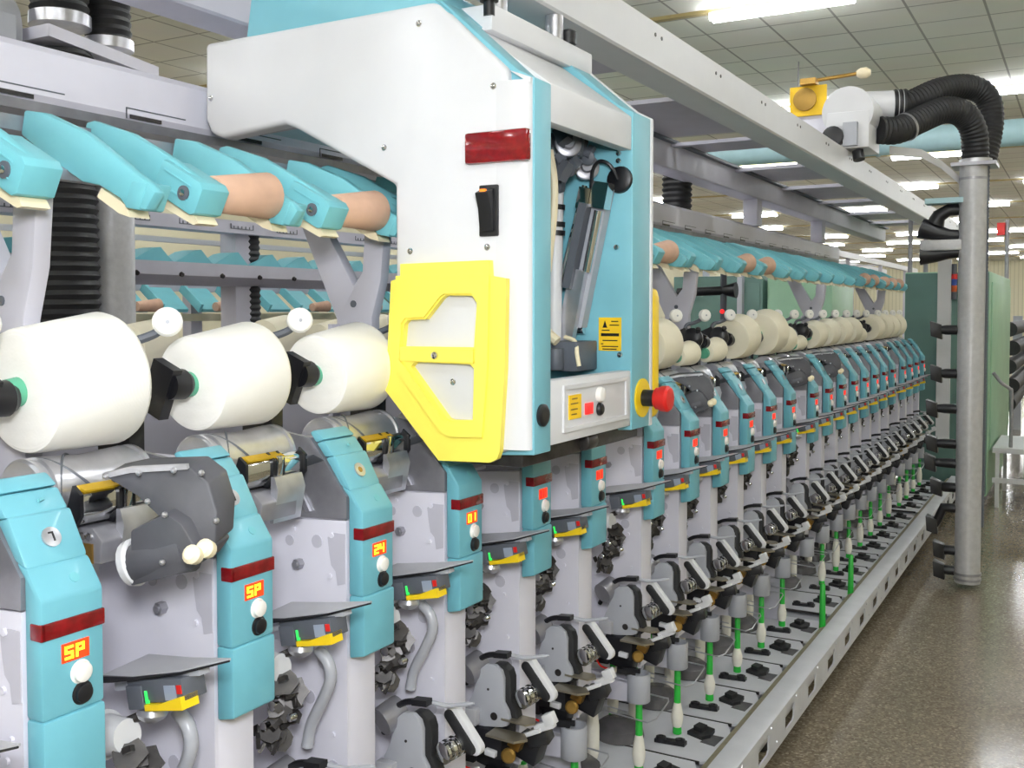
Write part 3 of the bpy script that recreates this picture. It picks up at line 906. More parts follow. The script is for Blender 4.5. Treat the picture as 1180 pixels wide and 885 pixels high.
MB().prism([(-.12, 1.402), (-.012, 1.279), (.09, 1.285), (.2, 1.292), (.2, 2.028), (.165, 2.046), (-.01, 2.196), (-.12, 2.196)], 'y', 2.208, 2.316).build('far_post', TEAL2, d, bevel=.003, extra=[(fs, CHROME)])
MB().prism([(-.12, 1.402), (-.012, 1.279), (.09, 1.285), (.203, 1.292), (.203, 2.030), (.165, 2.05), (-.01, 2.2), (-.12, 2.2)], 'y', 2.316, 2.330).build('far_side_panel', WHITE, d, bevel=.003)
MB().prism([(.197, 1.940), (.197, 2.016), (-.025, 2.182), (-.12, 2.182), (-.12, 2.16), (-.04, 2.155), (.165, 2.0), (.165, 1.940)], 'y', 1.797, 2.208).build('visor', WHITE, d, bevel=.003)
MB().box(-.115, -.10, 1.80, 2.208, 1.42, 2.16).build('back_wall', TEAL2, d)
m = MB().prism([(1.797, 1.302), (2.208, 1.302), (2.208, 1.431), (1.797, 1.431)], 'x', .165, .197)
cp = m.build('control_panel', WHITE, d, bevel=.003)
fr = [(1.852, 1.322), (2.182, 1.322), (2.182, 1.418), (1.852, 1.418)]
fi = [(1.862, 1.331), (2.172, 1.331), (2.172, 1.409), (1.862, 1.409)]
MB().prism(fr, 'x', .196, .202, [fi]).build('panel_frame', WHITE, cp)
lb = MB().box(.197, .199, 1.880, 1.938, 1.346, 1.396).build('panel_label', YELL, cp)
m = MB()
for k, (a, b) in enumerate(((1.388, .02), (1.378, .03), (1.366, .03), (1.356, .025))):
    m.box(.199, .1994, 1.909 - b / 2 - .006, 1.909 + b / 2 - .002 * k, a - .0015, a + .0015)
m.build('label_print', BRASS, cp)
MB().box(.197, .201, 1.958, 1.994, 1.350, 1.374).build('red_display', LEDR, cp, bevel=.001)
MB().lathe([(0, .017), (.004, .017), (.010, .015), (.012, .011)], (.197, 2.030, 1.388), (1, 0, 0), 24).build('white_button', PINKW, cp)
MB().lathe([(0, .014), (.004, .014), (.008, .012), (.010, .009)], (.197, 2.030, 1.356), (1, 0, 0), 24).build('black_button', BLACK, cp)
# bottom dark beam and end
MB().box(-.005, .165, 1.745, 2.33, 1.262, 1.298).lathe([(0, .02), (.05, .02)], (.17, 2.0, 1.285), (0, 1, 0), 12).build('bottom_bumper', DARK, d, bevel=.006)
# emergency stop
m = MB().lathe([(0, .046), (.004, .046), (.005, .038)], (.2, 2.268, 1.363), (1, 0, 0), 28)
es = m.build('emergency_stop', YEL, d)
MB().lathe([(.004, .020), (.040, .020)], (.2, 2.268, 1.363), (1, 0, 0), 20).build('stop_stem', BLACK, es)
MB().lathe([(.034, .022), (.038, .026), (.044, .026), (.050, .030), (.066, .031), (.072, .026), (.074, .012)], (.2, 2.268, 1.363), (1, 0, 0), 28).build('stop_knob', REDB, es)
m = MB().lathe([(0, .022), (.006, .022), (.009, .018), (.009, .012)], (.2, 1.757, 1.367), (1, 0, 0), 22)
m.build('black_plug', BLACK, d)
# red lamp wrapping the edge, rocker switch, screws
MB().box(.062, .2015, YD - .012, YD + .008, 1.853, 1.914).build('red_lamp', REDL, d, bevel=.006)
m = MB().box(.092, .134, YD - .006, YD + .004, 1.713, 1.812)
sw = m.build('rocker_switch', BLACK, d, bevel=.003)
MB().prism([(YD - .030, 1.795), (YD - .004, 1.806), (YD - .004, 1.722), (YD - .012, 1.722), (YD - .018, 1.765)], 'x', .097, .127).build('rocker', BLACK, sw, bevel=.002)
MB().box(.106, .118, YD - .026, YD - .020, 1.795, 1.802).build('switch_light', mat('orange_light', (240, 130, 40), .4, emit=(255, 130, 40), es=.6), sw)
# yellow guard on the near side
og = [(-.087, 1.664), (.121, 1.667), (.123, 1.637), (.158, 1.631), (.155, 1.46), (.144, 1.300), (.138, 1.285), (.122, 1.277), (.004, 1.273), (-.126, 1.408), (-.121, 1.463), (-.110, 1.630), (-.087, 1.636)]
h1 = [(.022, 1.600), (.012, 1.594), (-.026, 1.553), (-.070, 1.551), (-.078, 1.543), (-.083, 1.498), (.087, 1.499), (.094, 1.585), (.083, 1.599)]
h2 = [(-.052, 1.467), (-.062, 1.457), (.025, 1.358), (.035, 1.355), (.084, 1.357), (.087, 1.458), (.078, 1.466)]
g = MB().prism(og, 'y', YD - .016, YD - .001, [h1, h2]).build('side_guard', YELG, d)
# raised lip around the windows
def offset_poly(p, k):
    n = len(p)
    out = []
    ar = sum(p[i][0] * p[(i + 1) % n][1] - p[(i + 1) % n][0] * p[i][1] for i in range(n))
    sgn = 1 if ar > 0 else -1
    for i in range(n):
        a, b, c = Vector(p[i - 1]), Vector(p[i]), Vector(p[(i + 1) % n])
        e1, e2 = (b - a).normalized(), (c - b).normalized()
        n1, n2 = Vector((e1.y, -e1.x)) * sgn, Vector((e2.y, -e2.x)) * sgn
        q = (n1 + n2)
        q = q / max(.4, q.length ** 2 / 2)
        out.append((b.x + q.x * k, b.y + q.y * k))
    return out
m = MB()
rim = [(.124, 1.640), (.120, 1.46), (.108, 1.325), (.035, 1.322), (.012, 1.33), (-.098, 1.452), (-.094, 1.640)]
rim_in = [(.021, 1.603), (.012, 1.598), (-.027, 1.557), (-.073, 1.555), (-.082, 1.545), (-.087, 1.47), (-.07, 1.455), (.022, 1.353), (.034, 1.350), (.088, 1.352), (.092, 1.46), (.098, 1.588), (.085, 1.603)]
m.prism(rim, 'y', YD - .022, YD - .016, [rim_in])
m.box(-.085, .088, YD - .0215, YD - .016, 1.469, 1.496)
m.build('guard_rim', YELG, g)
MB().lathe([(0, .008), (.004, .007), (.005, .003)], (.0, YD - .0215, 1.482), (0, -1, 0), 12).build('guard_screw', CHROME, g)
MB().prism([(-.10, 1.625), (.19, 1.625), (.196, 1.60), (.196, 1.32), (.185, 1.305), (.0, 1.305), (-.12, 1.41)], 'y', 2.345, 2.395).build('far_guard', YEL, d, bevel=.010, seg=3)
# hangers and chassis
MB().box(-.055, .040, 1.84, 2.33, 2.150, 2.205).build('chassis_beam', WHITE, d, bevel=.004)
for y in (1.93, 2.20):
    MB().cyl((.0, y, 2.19), (.0, y, 2.272), .022, n=18).build('hanger', STEEL, d)
for y, x in ((1.845, .03), (2.235, .02)):
    MB().lathe([(0, .012), (.03, .012), (.03, .020), (.06, .020), (.064, .014)], (x, y, 2.18), (0, 0, 1), 14).build('hanger_knob', BLACK, d)
# inside the window: winding arm and its drives
m = MB().cyl((.03, 2.14, 1.49), (.036, 2.14, 1.86), .018, n=18).cyl((.036, 2.14, 1.86), (.04, 2.14, 1.98), .013, n=14)
arm = m.build('suction_arm', WHITE, d)
m = MB()
for z in (1.805, 1.765, 1.745):
    m.cyl((.0345, 2.14, z), (.035, 2.14, z + .012), .0225, n=18)
m.build('arm_ring', BLACK, arm)
MB().cyl((.036, 2.119, 1.737), (.036, 2.116, 1.737), .006, n=8).build('arm_lamp', LEDR, arm)
m = MB().quadslab([(.048, 2.20, 1.53), (.088, 2.20, 1.53), (.158, 2.20, 1.85), (.118, 2.20, 1.86)], (0, -.03, 0))
act = m.build('slanted_rail', GREY, d)
MB().quadslab([(.030, 2.17, 1.50), (.072, 2.17, 1.50), (.105, 2.17, 1.66), (.068, 2.17, 1.67)], (0, -.02, 0)).build('rail_carrier', STEEL, act)
m = MB().cyl((.105, 2.16, 1.66), (.135, 2.16, 1.80), .010, n=12).cyl((.03, 2.16, 1.60), (.10, 2.16, 1.86), .007, n=10)
m.rbox((.14, 2.165, 1.835), (.04, .035, .06), (0, .2, 0)).rbox((.10, 2.165, 1.83), (.03, .03, .05), (0, .2, 0))
m.build('push_rod', CHROME, act)
MB().rbox((.085, 2.15, 1.72), (.02, .03, .20), (0, .22, 0)).build('dark_rail', GREYD, act)
rnd = random.Random(11)
m = MB()
for i in range(26):
    c = (.055 + rnd.uniform(-.035, .06), 2.12 + rnd.uniform(-.05, .05), 1.93 + rnd.uniform(-.07, .035))
    if i % 3 == 0:
        m.lathe([(0, .008), (.002, .016), (.010, .017), (.013, .009)], c, (rnd.uniform(-.3, .8), -1, rnd.uniform(-.3, .3)), 14)
    else:
        m.rbox(c, (rnd.uniform(.008, .03), rnd.uniform(.008, .03), rnd.uniform(.02, .06)), (rnd.uniform(-.6, .6), rnd.uniform(-.6, .6), rnd.uniform(-.6, .6)))
m.build('knotter_head', GREYD, d)
for pc, pr in (((.085, 2.10, 1.945), .030), ((.088, 2.19, 1.903), .030)):
    MB().lathe([(0, pr * .5), (.002, pr * .9), (.004, pr), (.018, pr), (.020, pr * .85), (.020, pr * .5), (.028, pr * .4), (.028, .0)], pc, (.55, -.82, .1), 24).build('pulley', STEELD, d)
MB().lathe([(0, .032), (.008, .030), (.012, .022)], (.168, 2.208, 1.874), (0, -1, 0), 20).build('cable_grommet', BLACK, d)
MB().tube(smoothpath([(.168, 2.195, 1.874), (.155, 2.18, 1.905), (.130, 2.175, 1.915), (.112, 2.175, 1.89), (.110, 2.175, 1.82)], 6), .0045, 8).build('black_cable', BLACK, d)
m = MB().tube(smoothpath([(.06, 2.06, 1.93), (.072, 2.06, 1.86), (.07, 2.06, 1.78), (.055, 2.07, 1.70), (.045, 2.08, 1.66)], 6), .009, 8)
m.tube(smoothpath([(.02, 2.10, 1.60), (.03, 2.08, 1.545), (.05, 2.07, 1.52), (.075, 2.07, 1.50)], 6), .012, 8)
m.tube(smoothpath([(.08, 2.10, 1.51), (.11, 2.09, 1.50), (.12, 2.08, 1.47), (.125, 2.08, 1.445)], 6), .005, 8)
m.build('cream_cable', CREAM, d)
m = MB().box(.0, .12, 2.08, 2.19, 1.432, 1.50).cyl((.07, 2.07, 1.435), (.07, 2.07, 1.485), .020, n=16).cyl((.01, 2.05, 1.432), (.01, 2.05, 1.53), .03, n=16)
m.build('drive_motor', GREYD, d, bevel=.004)
MB().cyl((.05, 2.19, 1.525), (.085, 2.19, 1.525), .010, n=12).build('arm_pin', CHROME, d)
# warning label on the inner side of the far post
wl = MB().box(.116, .173, 2.2055, 2.2085, 1.476, 1.554).build('warning_label', YELL, d)
yy = 2.2050
m = MB().box(.122, .168, yy, yy + .001, 1.510, 1.517)
m.prism([(.126, 1.530), (.138, 1.530), (.132, 1.547)], 'y', yy, yy + .001)
for z, a, b in ((1.545, .148, .166), (1.536, .144, .168), (1.524, .124, .144), (1.500, .126, .164), (1.492, .122, .128), (1.486, .124, .166), (1.480, .126, .162)):
    m.box(a, b, yy, yy + .001, z - .0012, z + .0012)
m.build('label_print', BLACK, wl)
# ------------------------------------------------------------------ travelling cleaner in the aisle
PX, PY, PR = .545, 6.29, .070
c = thing('travelling_cleaner', 'travelling cleaner with silver suction column and black hoses in the aisle', 'cleaner', (PX, PY, .03))
m = MB()
for z in (.045, .075, 2.30):
    m.lathe([(0, PR * 1.02), (0, PR * 1.06), (.014, PR * 1.06), (.014, PR * 1.02)], (PX, PY, z), (0, 0, 1), 32)
col = MB().lathe([(0, PR * .94), (0, PR), (.06, PR), (.07, PR * .97), (2.20, PR * 1.04), (2.36, PR * 1.04)], (PX, PY, .03), (0, 0, 1), 32).build('suction_column', ALU, c, extra=[(m, STEELD)])
m = hose(MB(), [(PX + .073, PY + .01, .35), (PX + .073, PY + .01, 1.2), (PX + .074, PY + .01, 2.40)], .0105, pitch=.022, depth=.3, n=8)
m.build('side_hose', GREYD, col)
NZ = [(1070, 470, 0), (1075, 380, 0), (1075, 430, 0), (1070, 510, 0), (1068, 532, 0), (1075, 560, 0), (1070, 603, -.10), (1078, 632, 0), (1078, 655, 0)]
for px, py, dz in NZ:
    p = at(px, py, y=PY)
    x0 = p.x
    zt = p.z
    zb = zt - dz
    m = MB().tube([(PX - .05, PY, zb), (PX - .13, PY, zb), (x0 + .05, PY, (zb * .3 + zt * .7)), (x0 + .03, PY, zt)], [.028, .028, .024, .028], 12)
    m.quadslab([(x0 + .045, PY - .028, zt + .030), (x0 + .045, PY + .028, zt + .030), (x0 - .012, PY + .045, zt + .050), (x0 - .012, PY - .045, zt + .050)], (.006, 0, -.085))
    m.build('blow_nozzle', BLACK, c, bevel=.002)
pz = at(1085, 285, y=PY).z
for s, dz in ((1, .065), (-1, -.03)):
    m = MB().tube([(PX - .05, PY, pz + dz), (PX - .12, PY, pz + dz), (PX - .19, PY, pz + dz * 1.3), (PX - .27, PY, pz + dz * 1.6 + .01)], [.030, .036, .046, .062], 14)
    m.build('wide_nozzle', BLACK, c)
MB().box(PX - .27, PX - .05, PY - .055, PY + .055, pz - .02, pz + .04).build('nozzle_bracket', ALU, c, bevel=.006)
MB().box(.30, .50, PY - .06, PY + .06, 2.175, 2.205).build('blue_shelf', AQUAP, c)
MB().tube([(.50, PY, 2.14), (.42, PY, 2.14), (.37, PY, 2.11), (.35, PY, 2.06)], [.03, .035, .04, .05], 12).build('upper_nozzle', BLACK, c)
def hp_(l):
    return [at(px, py, y=yy) for px, py, yy in l]
m = hose(MB(), hp_([(1012, 150, 5.70), (1034, 150, 5.78), (1060, 138, 5.92), (1088, 127, 6.08), (1110, 132, 6.2), (1122, 152, 6.26), (1124, 186, 6.29)]), .074, pitch=.026, depth=.07, n=20)
m.build('front_hose', RUBBER, c)
m = hose(MB(), hp_([(1020, 128, 5.95), (1050, 118, 6.05), (1082, 104, 6.2), (1115, 100, 6.38), (1137, 112, 6.45), (1142, 140, 6.45), (1134, 186, 6.40)]), .070, pitch=.026, depth=.07, n=20)
m.build('back_hose', RUBBER, c)
for a, b in (((1043, 147, 5.83), (1047, 145, 5.85)), ((1026, 127, 5.97), (1029, 126, 5.98))):
    p, q = hp_([a, b])
    MB().lathe([(0, .078), (.014, .078)], p, q - p, 24).build('hose_clamp', STEEL, c)
MB().lathe([(0, .085), (.03, .085)], (PX + .01, PY, 2.385), (0, 0, 1), 28).build('hose_clamp', STEEL, c)
MB().box(PX - .11, PX + .12, PY - .085, PY + .15, 2.375, 2.395).build('hose_plate', STEELD, c)
P = hp_([(1025, 168, 5.8), (1062, 172, 6.0), (1085, 185, 6.15), (1108, 205, 6.29)])
m = MB()
for a, b in zip(P, P[1:]):
    m.quadslab([a, b, b + Vector((0, 0, -.045)), a + Vector((0, 0, -.045))], (0, .04, 0))
m.build('support_arm', WHITE, c)
bl = MB().box(-.09, .125, 5.50, 5.80, 2.41, 2.60).build('blower_box', WHITE, c, bevel=.006)
MB().lathe([(0, .13), (.28, .13)], (.015, 5.505, 2.60), (0, 1, 0), 32).build('blower_drum', WHITE, c)
MB().prism([(-.29, 2.40), (-.09, 2.40), (-.09, 2.61), (-.29, 2.61)], 'y', 5.53, 5.80).build('motor_box', LAV, c, bevel=.006)
yp = MB().box(-.285, -.095, 5.515, 5.53, 2.60, 2.755).build('yellow_plate', YELL, c)
MB().lathe([(0, .060), (.012, .060), (.014, .052)], (-.205, 5.515, 2.685), (0, -1, 0), 28).build('air_inlet', BRASS, yp)
m = MB().box(-.22, -.14, 5.46, 5.54, 2.755, 2.785).cyl((-.18, 5.50, 2.775), (.06, 5.55, 2.80), .010, n=10)
m.build('inlet_arm', BRASS, c)
MB().lathe([(0, .016), (.02, .028), (.05, .028), (.07, .014)], (.05, 5.55, 2.80), (1, .1, 0), 14).build('arm_knob', CREAM, c)
m = MB().lathe([(0, .085), (.20, .085)], (.03, 5.86, 2.68), (.8, .25, .0), 24).build('air_duct', WHITE, c)
m = MB()
for k in range(3):
    m.lathe([(0, .088), (.010, .092), (.020, .088)], Vector((.03, 5.86, 2.68)) + Vector((.8, .25, 0)).normalized() * (.15 + .025 * k), (.8, .25, 0), 24)
m.build('duct_ring', BLACK, c)
m = MB().lathe([(0, .055), (.04, .055), (.045, .045)], (-.05, 5.50, 2.47), (0, -1, 0), 18)
m.lathe([(0, .03), (.05, .03)], (.06, 5.55, 2.40), (.2, -.2, -1), 12)
m.build('blower_plug', BLACK, c)
MB().box(.0, .07, 5.47, 5.50, 2.42, 2.54).build('gauge_plate', GREY, c)
# ------------------------------------------------------------------ hall
CZ = 4.2
X0, X1, Y0, Y1 = -15.0, 6.0, -5.0, 60.0
def hallmat(name, fn):
    m = bpy.data.materials.new(name)
    m.use_nodes = True
    fn(m.node_tree, m.node_tree.nodes['Principled BSDF'])
    return m
def floor_nodes(nt, b):
    tc = nt.nodes.new('ShaderNodeTexCoord')
    v = nt.nodes.new('ShaderNodeTexVoronoi'); v.inputs['Scale'].default_value = 120
    v2 = nt.nodes.new('ShaderNodeTexNoise'); v2.inputs['Scale'].default_value = 1.3; v2.inputs['Detail'].default_value = 6
    v3 = nt.nodes.new('ShaderNodeTexNoise'); v3.inputs['Scale'].default_value = 55; v3.inputs['Detail'].default_value = 3
    for n in (v, v2, v3):
        nt.links.new(tc.outputs['Object'], n.inputs['Vector'])
    r = nt.nodes.new('ShaderNodeValToRGB')
    e = r.color_ramp.elements
    e[0].position, e[0].color = .0, srgb(112, 100, 84)
    e[1].position, e[1].color = 1, srgb(192, 182, 160)
    k = e.new(.45); k.color = srgb(138, 126, 108)
    k = e.new(.75); k.color = srgb(156, 144, 124)
    nt.links.new(v.outputs['Color'], r.inputs['Fac'])
    mx = nt.nodes.new('ShaderNodeMix'); mx.data_type = 'RGBA'; mx.blend_type = 'MULTIPLY'; mx.inputs[0].default_value = .8
    r2 = nt.nodes.new('ShaderNodeValToRGB')
    r2.color_ramp.elements[0].position, r2.color_ramp.elements[0].color = .3, (.72, .70, .66, 1)
    r2.color_ramp.elements[1].position, r2.color_ramp.elements[1].color = .7, (1, 1, 1, 1)
    nt.links.new(v2.outputs['Fac'], r2.inputs['Fac'])
    nt.links.new(r.outputs['Color'], mx.inputs[6]); nt.links.new(r2.outputs['Color'], mx.inputs[7])
    nt.links.new(mx.outputs[2], b.inputs['Base Color'])
    rr = nt.nodes.new('ShaderNodeMapRange'); rr.inputs[3].default_value = .08; rr.inputs[4].default_value = .22
    nt.links.new(v2.outputs['Fac'], rr.inputs[0]); nt.links.new(rr.outputs[0], b.inputs['Roughness'])
    bp = nt.nodes.new('ShaderNodeBump'); bp.inputs['Strength'].default_value = .06; bp.inputs['Distance'].default_value = .002
    nt.links.new(v3.outputs['Fac'], bp.inputs['Height']); nt.links.new(bp.outputs['Normal'], b.inputs['Normal'])
def ceil_nodes(nt, b):
    tc = nt.nodes.new('ShaderNodeTexCoord')
    br = nt.nodes.new('ShaderNodeTexBrick')
    br.offset = 0
    br.inputs['Scale'].default_value = 1
    br.inputs['Brick Width'].default_value = .6
    br.inputs['Row Height'].default_value = .6
    br.inputs['Mortar Size'].default_value = .012
    br.inputs['Mortar Smooth'].default_value = .2
    br.inputs['Color1'].default_value = srgb(240, 240, 230)
    br.inputs['Color2'].default_value = srgb(234, 234, 224)
    br.inputs['Mortar'].default_value = srgb(170, 169, 160)
    nt.links.new(tc.outputs['Object'], br.inputs['Vector'])
    n = nt.nodes.new('ShaderNodeTexNoise'); n.inputs['Scale'].default_value = 2
    nt.links.new(tc.outputs['Object'], n.inputs['Vector'])
    mx = nt.nodes.new('ShaderNodeMix'); mx.data_type = 'RGBA'; mx.blend_type = 'MULTIPLY'; mx.inputs[0].default_value = .08
    nt.links.new(br.outputs['Color'], mx.inputs[6]); nt.links.new(n.outputs['Color'], mx.inputs[7])
    nt.links.new(mx.outputs[2], b.inputs['Base Color'])
    b.inputs['Roughness'].default_value = .8
def wall_nodes(nt, b):
    tc = nt.nodes.new('ShaderNodeTexCoord')
    w = nt.nodes.new('ShaderNodeTexWave'); w.inputs['Scale'].default_value = 1.6
    nt.links.new(tc.outputs['Object'], w.inputs['Vector'])
    r = nt.nodes.new('ShaderNodeValToRGB')
    r.color_ramp.elements[0].position, r.color_ramp.elements[0].color = .0, srgb(196, 190, 160)
    r.color_ramp.elements[1].position, r.color_ramp.elements[1].color = .12, srgb(224, 218, 190)
    nt.links.new(w.outputs['Fac'], r.inputs['Fac']); nt.links.new(r.outputs['Color'], b.inputs['Base Color'])
    b.inputs['Roughness'].default_value = .7
WALL = hallmat('cream_panel_wall', wall_nodes)
MB().box(X0, X1, Y0, Y1, -.1, 0).build('floor', hallmat('polished_terrazzo', floor_nodes), kind='structure')
MB().box(X0, X1, Y0, Y1, CZ, CZ + .1).build('ceiling', hallmat('ceiling_tiles', ceil_nodes), kind='structure')
MB().box(X0 - .1, X0, Y0, Y1, 0, CZ).build('wall_left', WALL, kind='structure')
MB().box(X1, X1 + .1, Y0, Y1, 0, CZ).build('wall_right', WALL, kind='structure')
MB().box(X0, X1, Y1, Y1 + .1, 0, CZ).build('wall_far', WALL, kind='structure')
MB().box(X0, X1, Y0 - .1, Y0, 0, CZ).build('wall_near', WALL, kind='structure')
# ceiling battens
TUBEM = mat('lit_fluorescent_tube', (250, 252, 255), .5, var=.01, emit=(246, 250, 255), es=56)
BATM = mat('batten_enamel', (228, 226, 214), .5, var=.03)
bp_ = thing('ceiling_lamp', '', 'ceiling lamp', (0, 0, CZ - .10), 'fluorescent battens on the ceiling')
MB().box(-.62, .62, -.028, .028, CZ - .045, CZ).build('batten_body', BATM, bp_)
MB().cyl((-.60, -.045, CZ - .055), (.60, -.045, CZ - .055), .018, n=8).cyl((-.60, .045, CZ - .055), (.60, .045, CZ - .055), .018, n=8).build('lamp_tube', TUBEM, bp_)
bsn = snapshot(bp_)
ROWS = [-3.0, -.4, 4.2, 8.75, 13.3, 18.2, 22.8, 27.4, 32.0, 36.6, 41.2, 45.8, 50.4, 55.0]
COLS = [-12.4, -9.6, -6.8, -4.0, -1.2, 1.6, 4.4]
TRUNK = mat('tan_cable_trunk', (176, 160, 112), .6)
first = True
for i, y in enumerate(ROWS):
    MB().box(X0, X1, y - .035, y + .035, CZ - .03, CZ).build('trim_%d' % (i + 1), TRUNK, kind='structure')
    for j, x in enumerate(COLS):
        x += -1.05 if i % 2 == 0 and i > 3 else 0
        lab = 'lit fluorescent batten on the ceiling, %s lamp of the %s lamp row along the hall' % (ORD[j], ORD[i])
        if y == 8.75 and j == 4:
            lab = 'lit fluorescent batten above the overhead rail, largest lamp at the top of the picture'
        if first:
            bp_.location = (x, y, CZ - .13)
            bp_['label'] = lab
            first = False
        else:
            dup(bp_, bsn, (x, y, CZ - .13), lab)
t = thing('overhead_pipe', 'pale aqua pipe crossing the hall behind the black hoses', 'pipe', (-2, 11, 3.15))
m = MB().cyl((-9, 11.0, 3.28), (5.5, 11.0, 3.28), .13, n=28)
for k in range(8):
    m.lathe([(0, .14), (.03, .14)], (-8 + k * 1.8, 11.0, 3.28), (1, 0, 0), 28)
m.build('pipe_run', AQUAP, t)
for k in range(5):
    MB().cyl((-8 + k * 3.2, 11.0, 3.40), (-8 + k * 3.2, 11.0, CZ), .008, n=8).build('hanger_rod', STEELD, t)

# ------------------------------------------------------------------ second cleaner behind the machine, on the left
k = thing('travelling_cleaner', 'second travelling cleaner with black corrugated hose and silver column behind the cone holders', 'cleaner', (-2.30, 2.80, .05))
MB().lathe([(0, .090), (2.45, .090)], (-2.30, 2.80, .1), (0, 0, 1), 28).build('suction_column', ALU, k)
hose(MB(), [(-2.28, 2.60, .1), (-2.28, 2.595, 1.0), (-2.29, 2.585, 1.6), (-2.30, 2.575, 2.55)], .125, pitch=.036, depth=.10, n=22).build('column_hose', RUBBER, k)
hose(MB(), [(-2.30, 2.58, 2.66), (-2.30, 2.58, 2.9), (-2.23, 2.60, 3.15), (-1.9, 2.67, 3.35), (-1.5, 2.8, 3.4)], .108, pitch=.036, depth=.09, n=22).build('upper_hose', RUBBER, k)
hose(MB(), [(-2.30, 2.80, 2.62), (-2.30, 2.795, 2.85), (-2.25, 2.79, 3.15), (-1.98, 2.88, 3.38), (-1.5, 3.0, 3.45)], .092, pitch=.036, depth=.09, n=22).build('upper_hose', RUBBER, k)
MB().lathe([(0, .112), (.045, .112)], (-2.30, 2.58, 2.645), (0, 0, 1), 26).build('hose_clamp', STEEL, k)
MB().lathe([(0, .096), (.04, .096)], (-2.30, 2.80, 2.605), (0, 0, 1), 26).build('hose_clamp', STEEL, k)
MB().quadslab([(-2.19, 2.45, 2.615), (-2.19, 2.955, 2.56), (-2.43, 2.955, 2.56), (-2.43, 2.45, 2.615)], (0, 0, -.045)).build('hose_plate', LAV, k)
MB().lathe([(0, .085), (.10, .085), (.12, .075)], (-2.30, 2.83, 2.42), (0, 0, 1), 22).build('clear_sleeve', PIPE, k)
MB().box(-2.62, -2.22, 2.12, 2.34, 2.42, 2.62).lathe([(0, .16), (.2, .16)], (-2.5, 2.27, 2.58), (.3, 1, 0), 20).build('blower_box', GREY, k)
# ------------------------------------------------------------------ neighbouring machine, seen from the back
XN = -2.48
nb = thing('neighbouring_frame', 'grey back frame of the next machine row with slotted beam', 'machine frame', (XN, 4.5, 0))
sbm = MB().box(XN - .12, XN, 1.0, 9, 1.945, 2.005)
m = MB()
for i in range(24):
    y = 1.4 + .32 * i
    m.box(XN, XN + .003, y, y + .15, 1.965, 1.968).box(XN, XN + .003, y, y + .003, 1.965, 1.99).box(XN, XN + .003, y + .15, y + .153, 1.965, 1.99)
    for q in range(5):
        m.box(XN, XN + .003, y + .02 + q * .026, y + .024 + q * .026, 1.965, 1.980)
sbm.build('slotted_beam', LAV2, nb, extra=[(m, GREYD)])
m = MB().prism([(XN, 1.71), (XN + .03, 1.73), (XN + .03, 1.79), (XN - .2, 1.80), (XN - .2, 1.69), (XN - .05, 1.69)], 'y', 1.0, 9)
lrm = m
m = MB()
for i in range(28):
    m.lathe([(0, .012), (.012, .010)], (XN + .03, 1.3 + .25 * i, 1.735), (1, 0, -.4), 8)
lrm.build('lower_rail', LAV2, nb, extra=[(m, DARK)])
for y in (1.6, 3.72, 5.9, 8.0):
    MB().box(XN - .15, XN - .05, y, y + .11, 0, 1.95).build('frame_post', LAV2, nb)
MB().box(XN - .6, XN - .4, 1.0, 9, .1, 1.25).build('machine_body', LAV2, nb)
MB().box(XN - .30, XN - .27, 1.0, 9, 1.90, 1.925).build('bright_strip', WHITE, nb)  # white bar standing in for the bright tube-light strip below the beam
hose(MB(), [(XN - .1, 3.86, .4), (XN - .1, 3.86, 1.2), (XN - .1, 3.85, 1.99)], .065, pitch=.03, depth=.1, n=14).build('black_hose', RUBBER, nb)
for xr, y0, lb in ((-2.45, 5.6, 'white overhead rail of the next machine row, closer one'), (-3.15, 6.4, 'white overhead rail of the next machine row, deeper one')):
    t = thing('overhead_rail', lb, 'rail', (xr, 15, 0))
    MB().prism([(xr - .08, 2.46), (xr, 2.46), (xr, 2.56), (xr - .08, 2.56)], 'y', y0, 26).build('rail_beam', WHITE, t)
    for q in range(7):
        MB().box(xr - .07, xr - .01, y0 + .1 + 3.1 * q, y0 + .2 + 3.1 * q, 0, 2.46).build('rail_post', LAV2, t)
for q in range(8):
    yy2 = 6.9 + 2.2 * q
    tag(MB().box(-3.15, -2.53, yy2, yy2 + .06, 2.50, 2.53).build('cross_bar', WHITE), 'white cross bar between the rails of the next machine row, %s along it' % ORD[q], 'cross bar', 'cross bars on the next machine row')
n_t = 0
for i in range(22):
    y = 1.5 + .32 * i * .75
    m = MB().prism([(y - .12, 1.785), (y + .13, 1.785), (y + .11, 1.80), (y + .05, 1.855), (y, 1.845)], 'x', XN - .14, XN - .02)
    tag(m.build('cone_holder', TEALD), 'pointed teal holder tip above the lavender rail of the next row, %s along it' % ORD[i], 'cone holder', 'teal holder tips on the next machine row')
for i in range(14):
    y = 3.9 + .32 * i
    xx = -3.9
    m = MB().quadslab([(xx - .22, y - .02, 1.70), (xx - .22, y + .2, 1.70), (xx, y + .15, 1.56), (xx, y - .05, 1.56)], (.01, 0, .02)).quadslab([(xx - .22, y - .04, 1.70), (xx - .22, y - .02, 1.70), (xx, y - .06, 1.56), (xx, y - .08, 1.56)], (.03, 0, .05))
    tag(m.build('cone_holder', TEALD), 'small teal cone holder on the far machine row, %s from its near end' % ORD[i], 'cone holder', 'teal cone holders on the far machine row')
    if i in (1, 3, 6, 8):
        m = MB().lathe([(0, .03), (.17, .042), (.17, .03)], (xx + .03, y + .04, 1.595), (0, 1, .05), 16)
        tag(m.build('paper_cone', TAN), 'small brown paper cone on the far machine row, %s holder' % ORD[i], 'paper cone', 'empty paper cones on the far machine row')
fb = thing('far_machine', 'far machine row with lavender beams behind the next frame', 'machine', (-4.1, 5.4, 0))
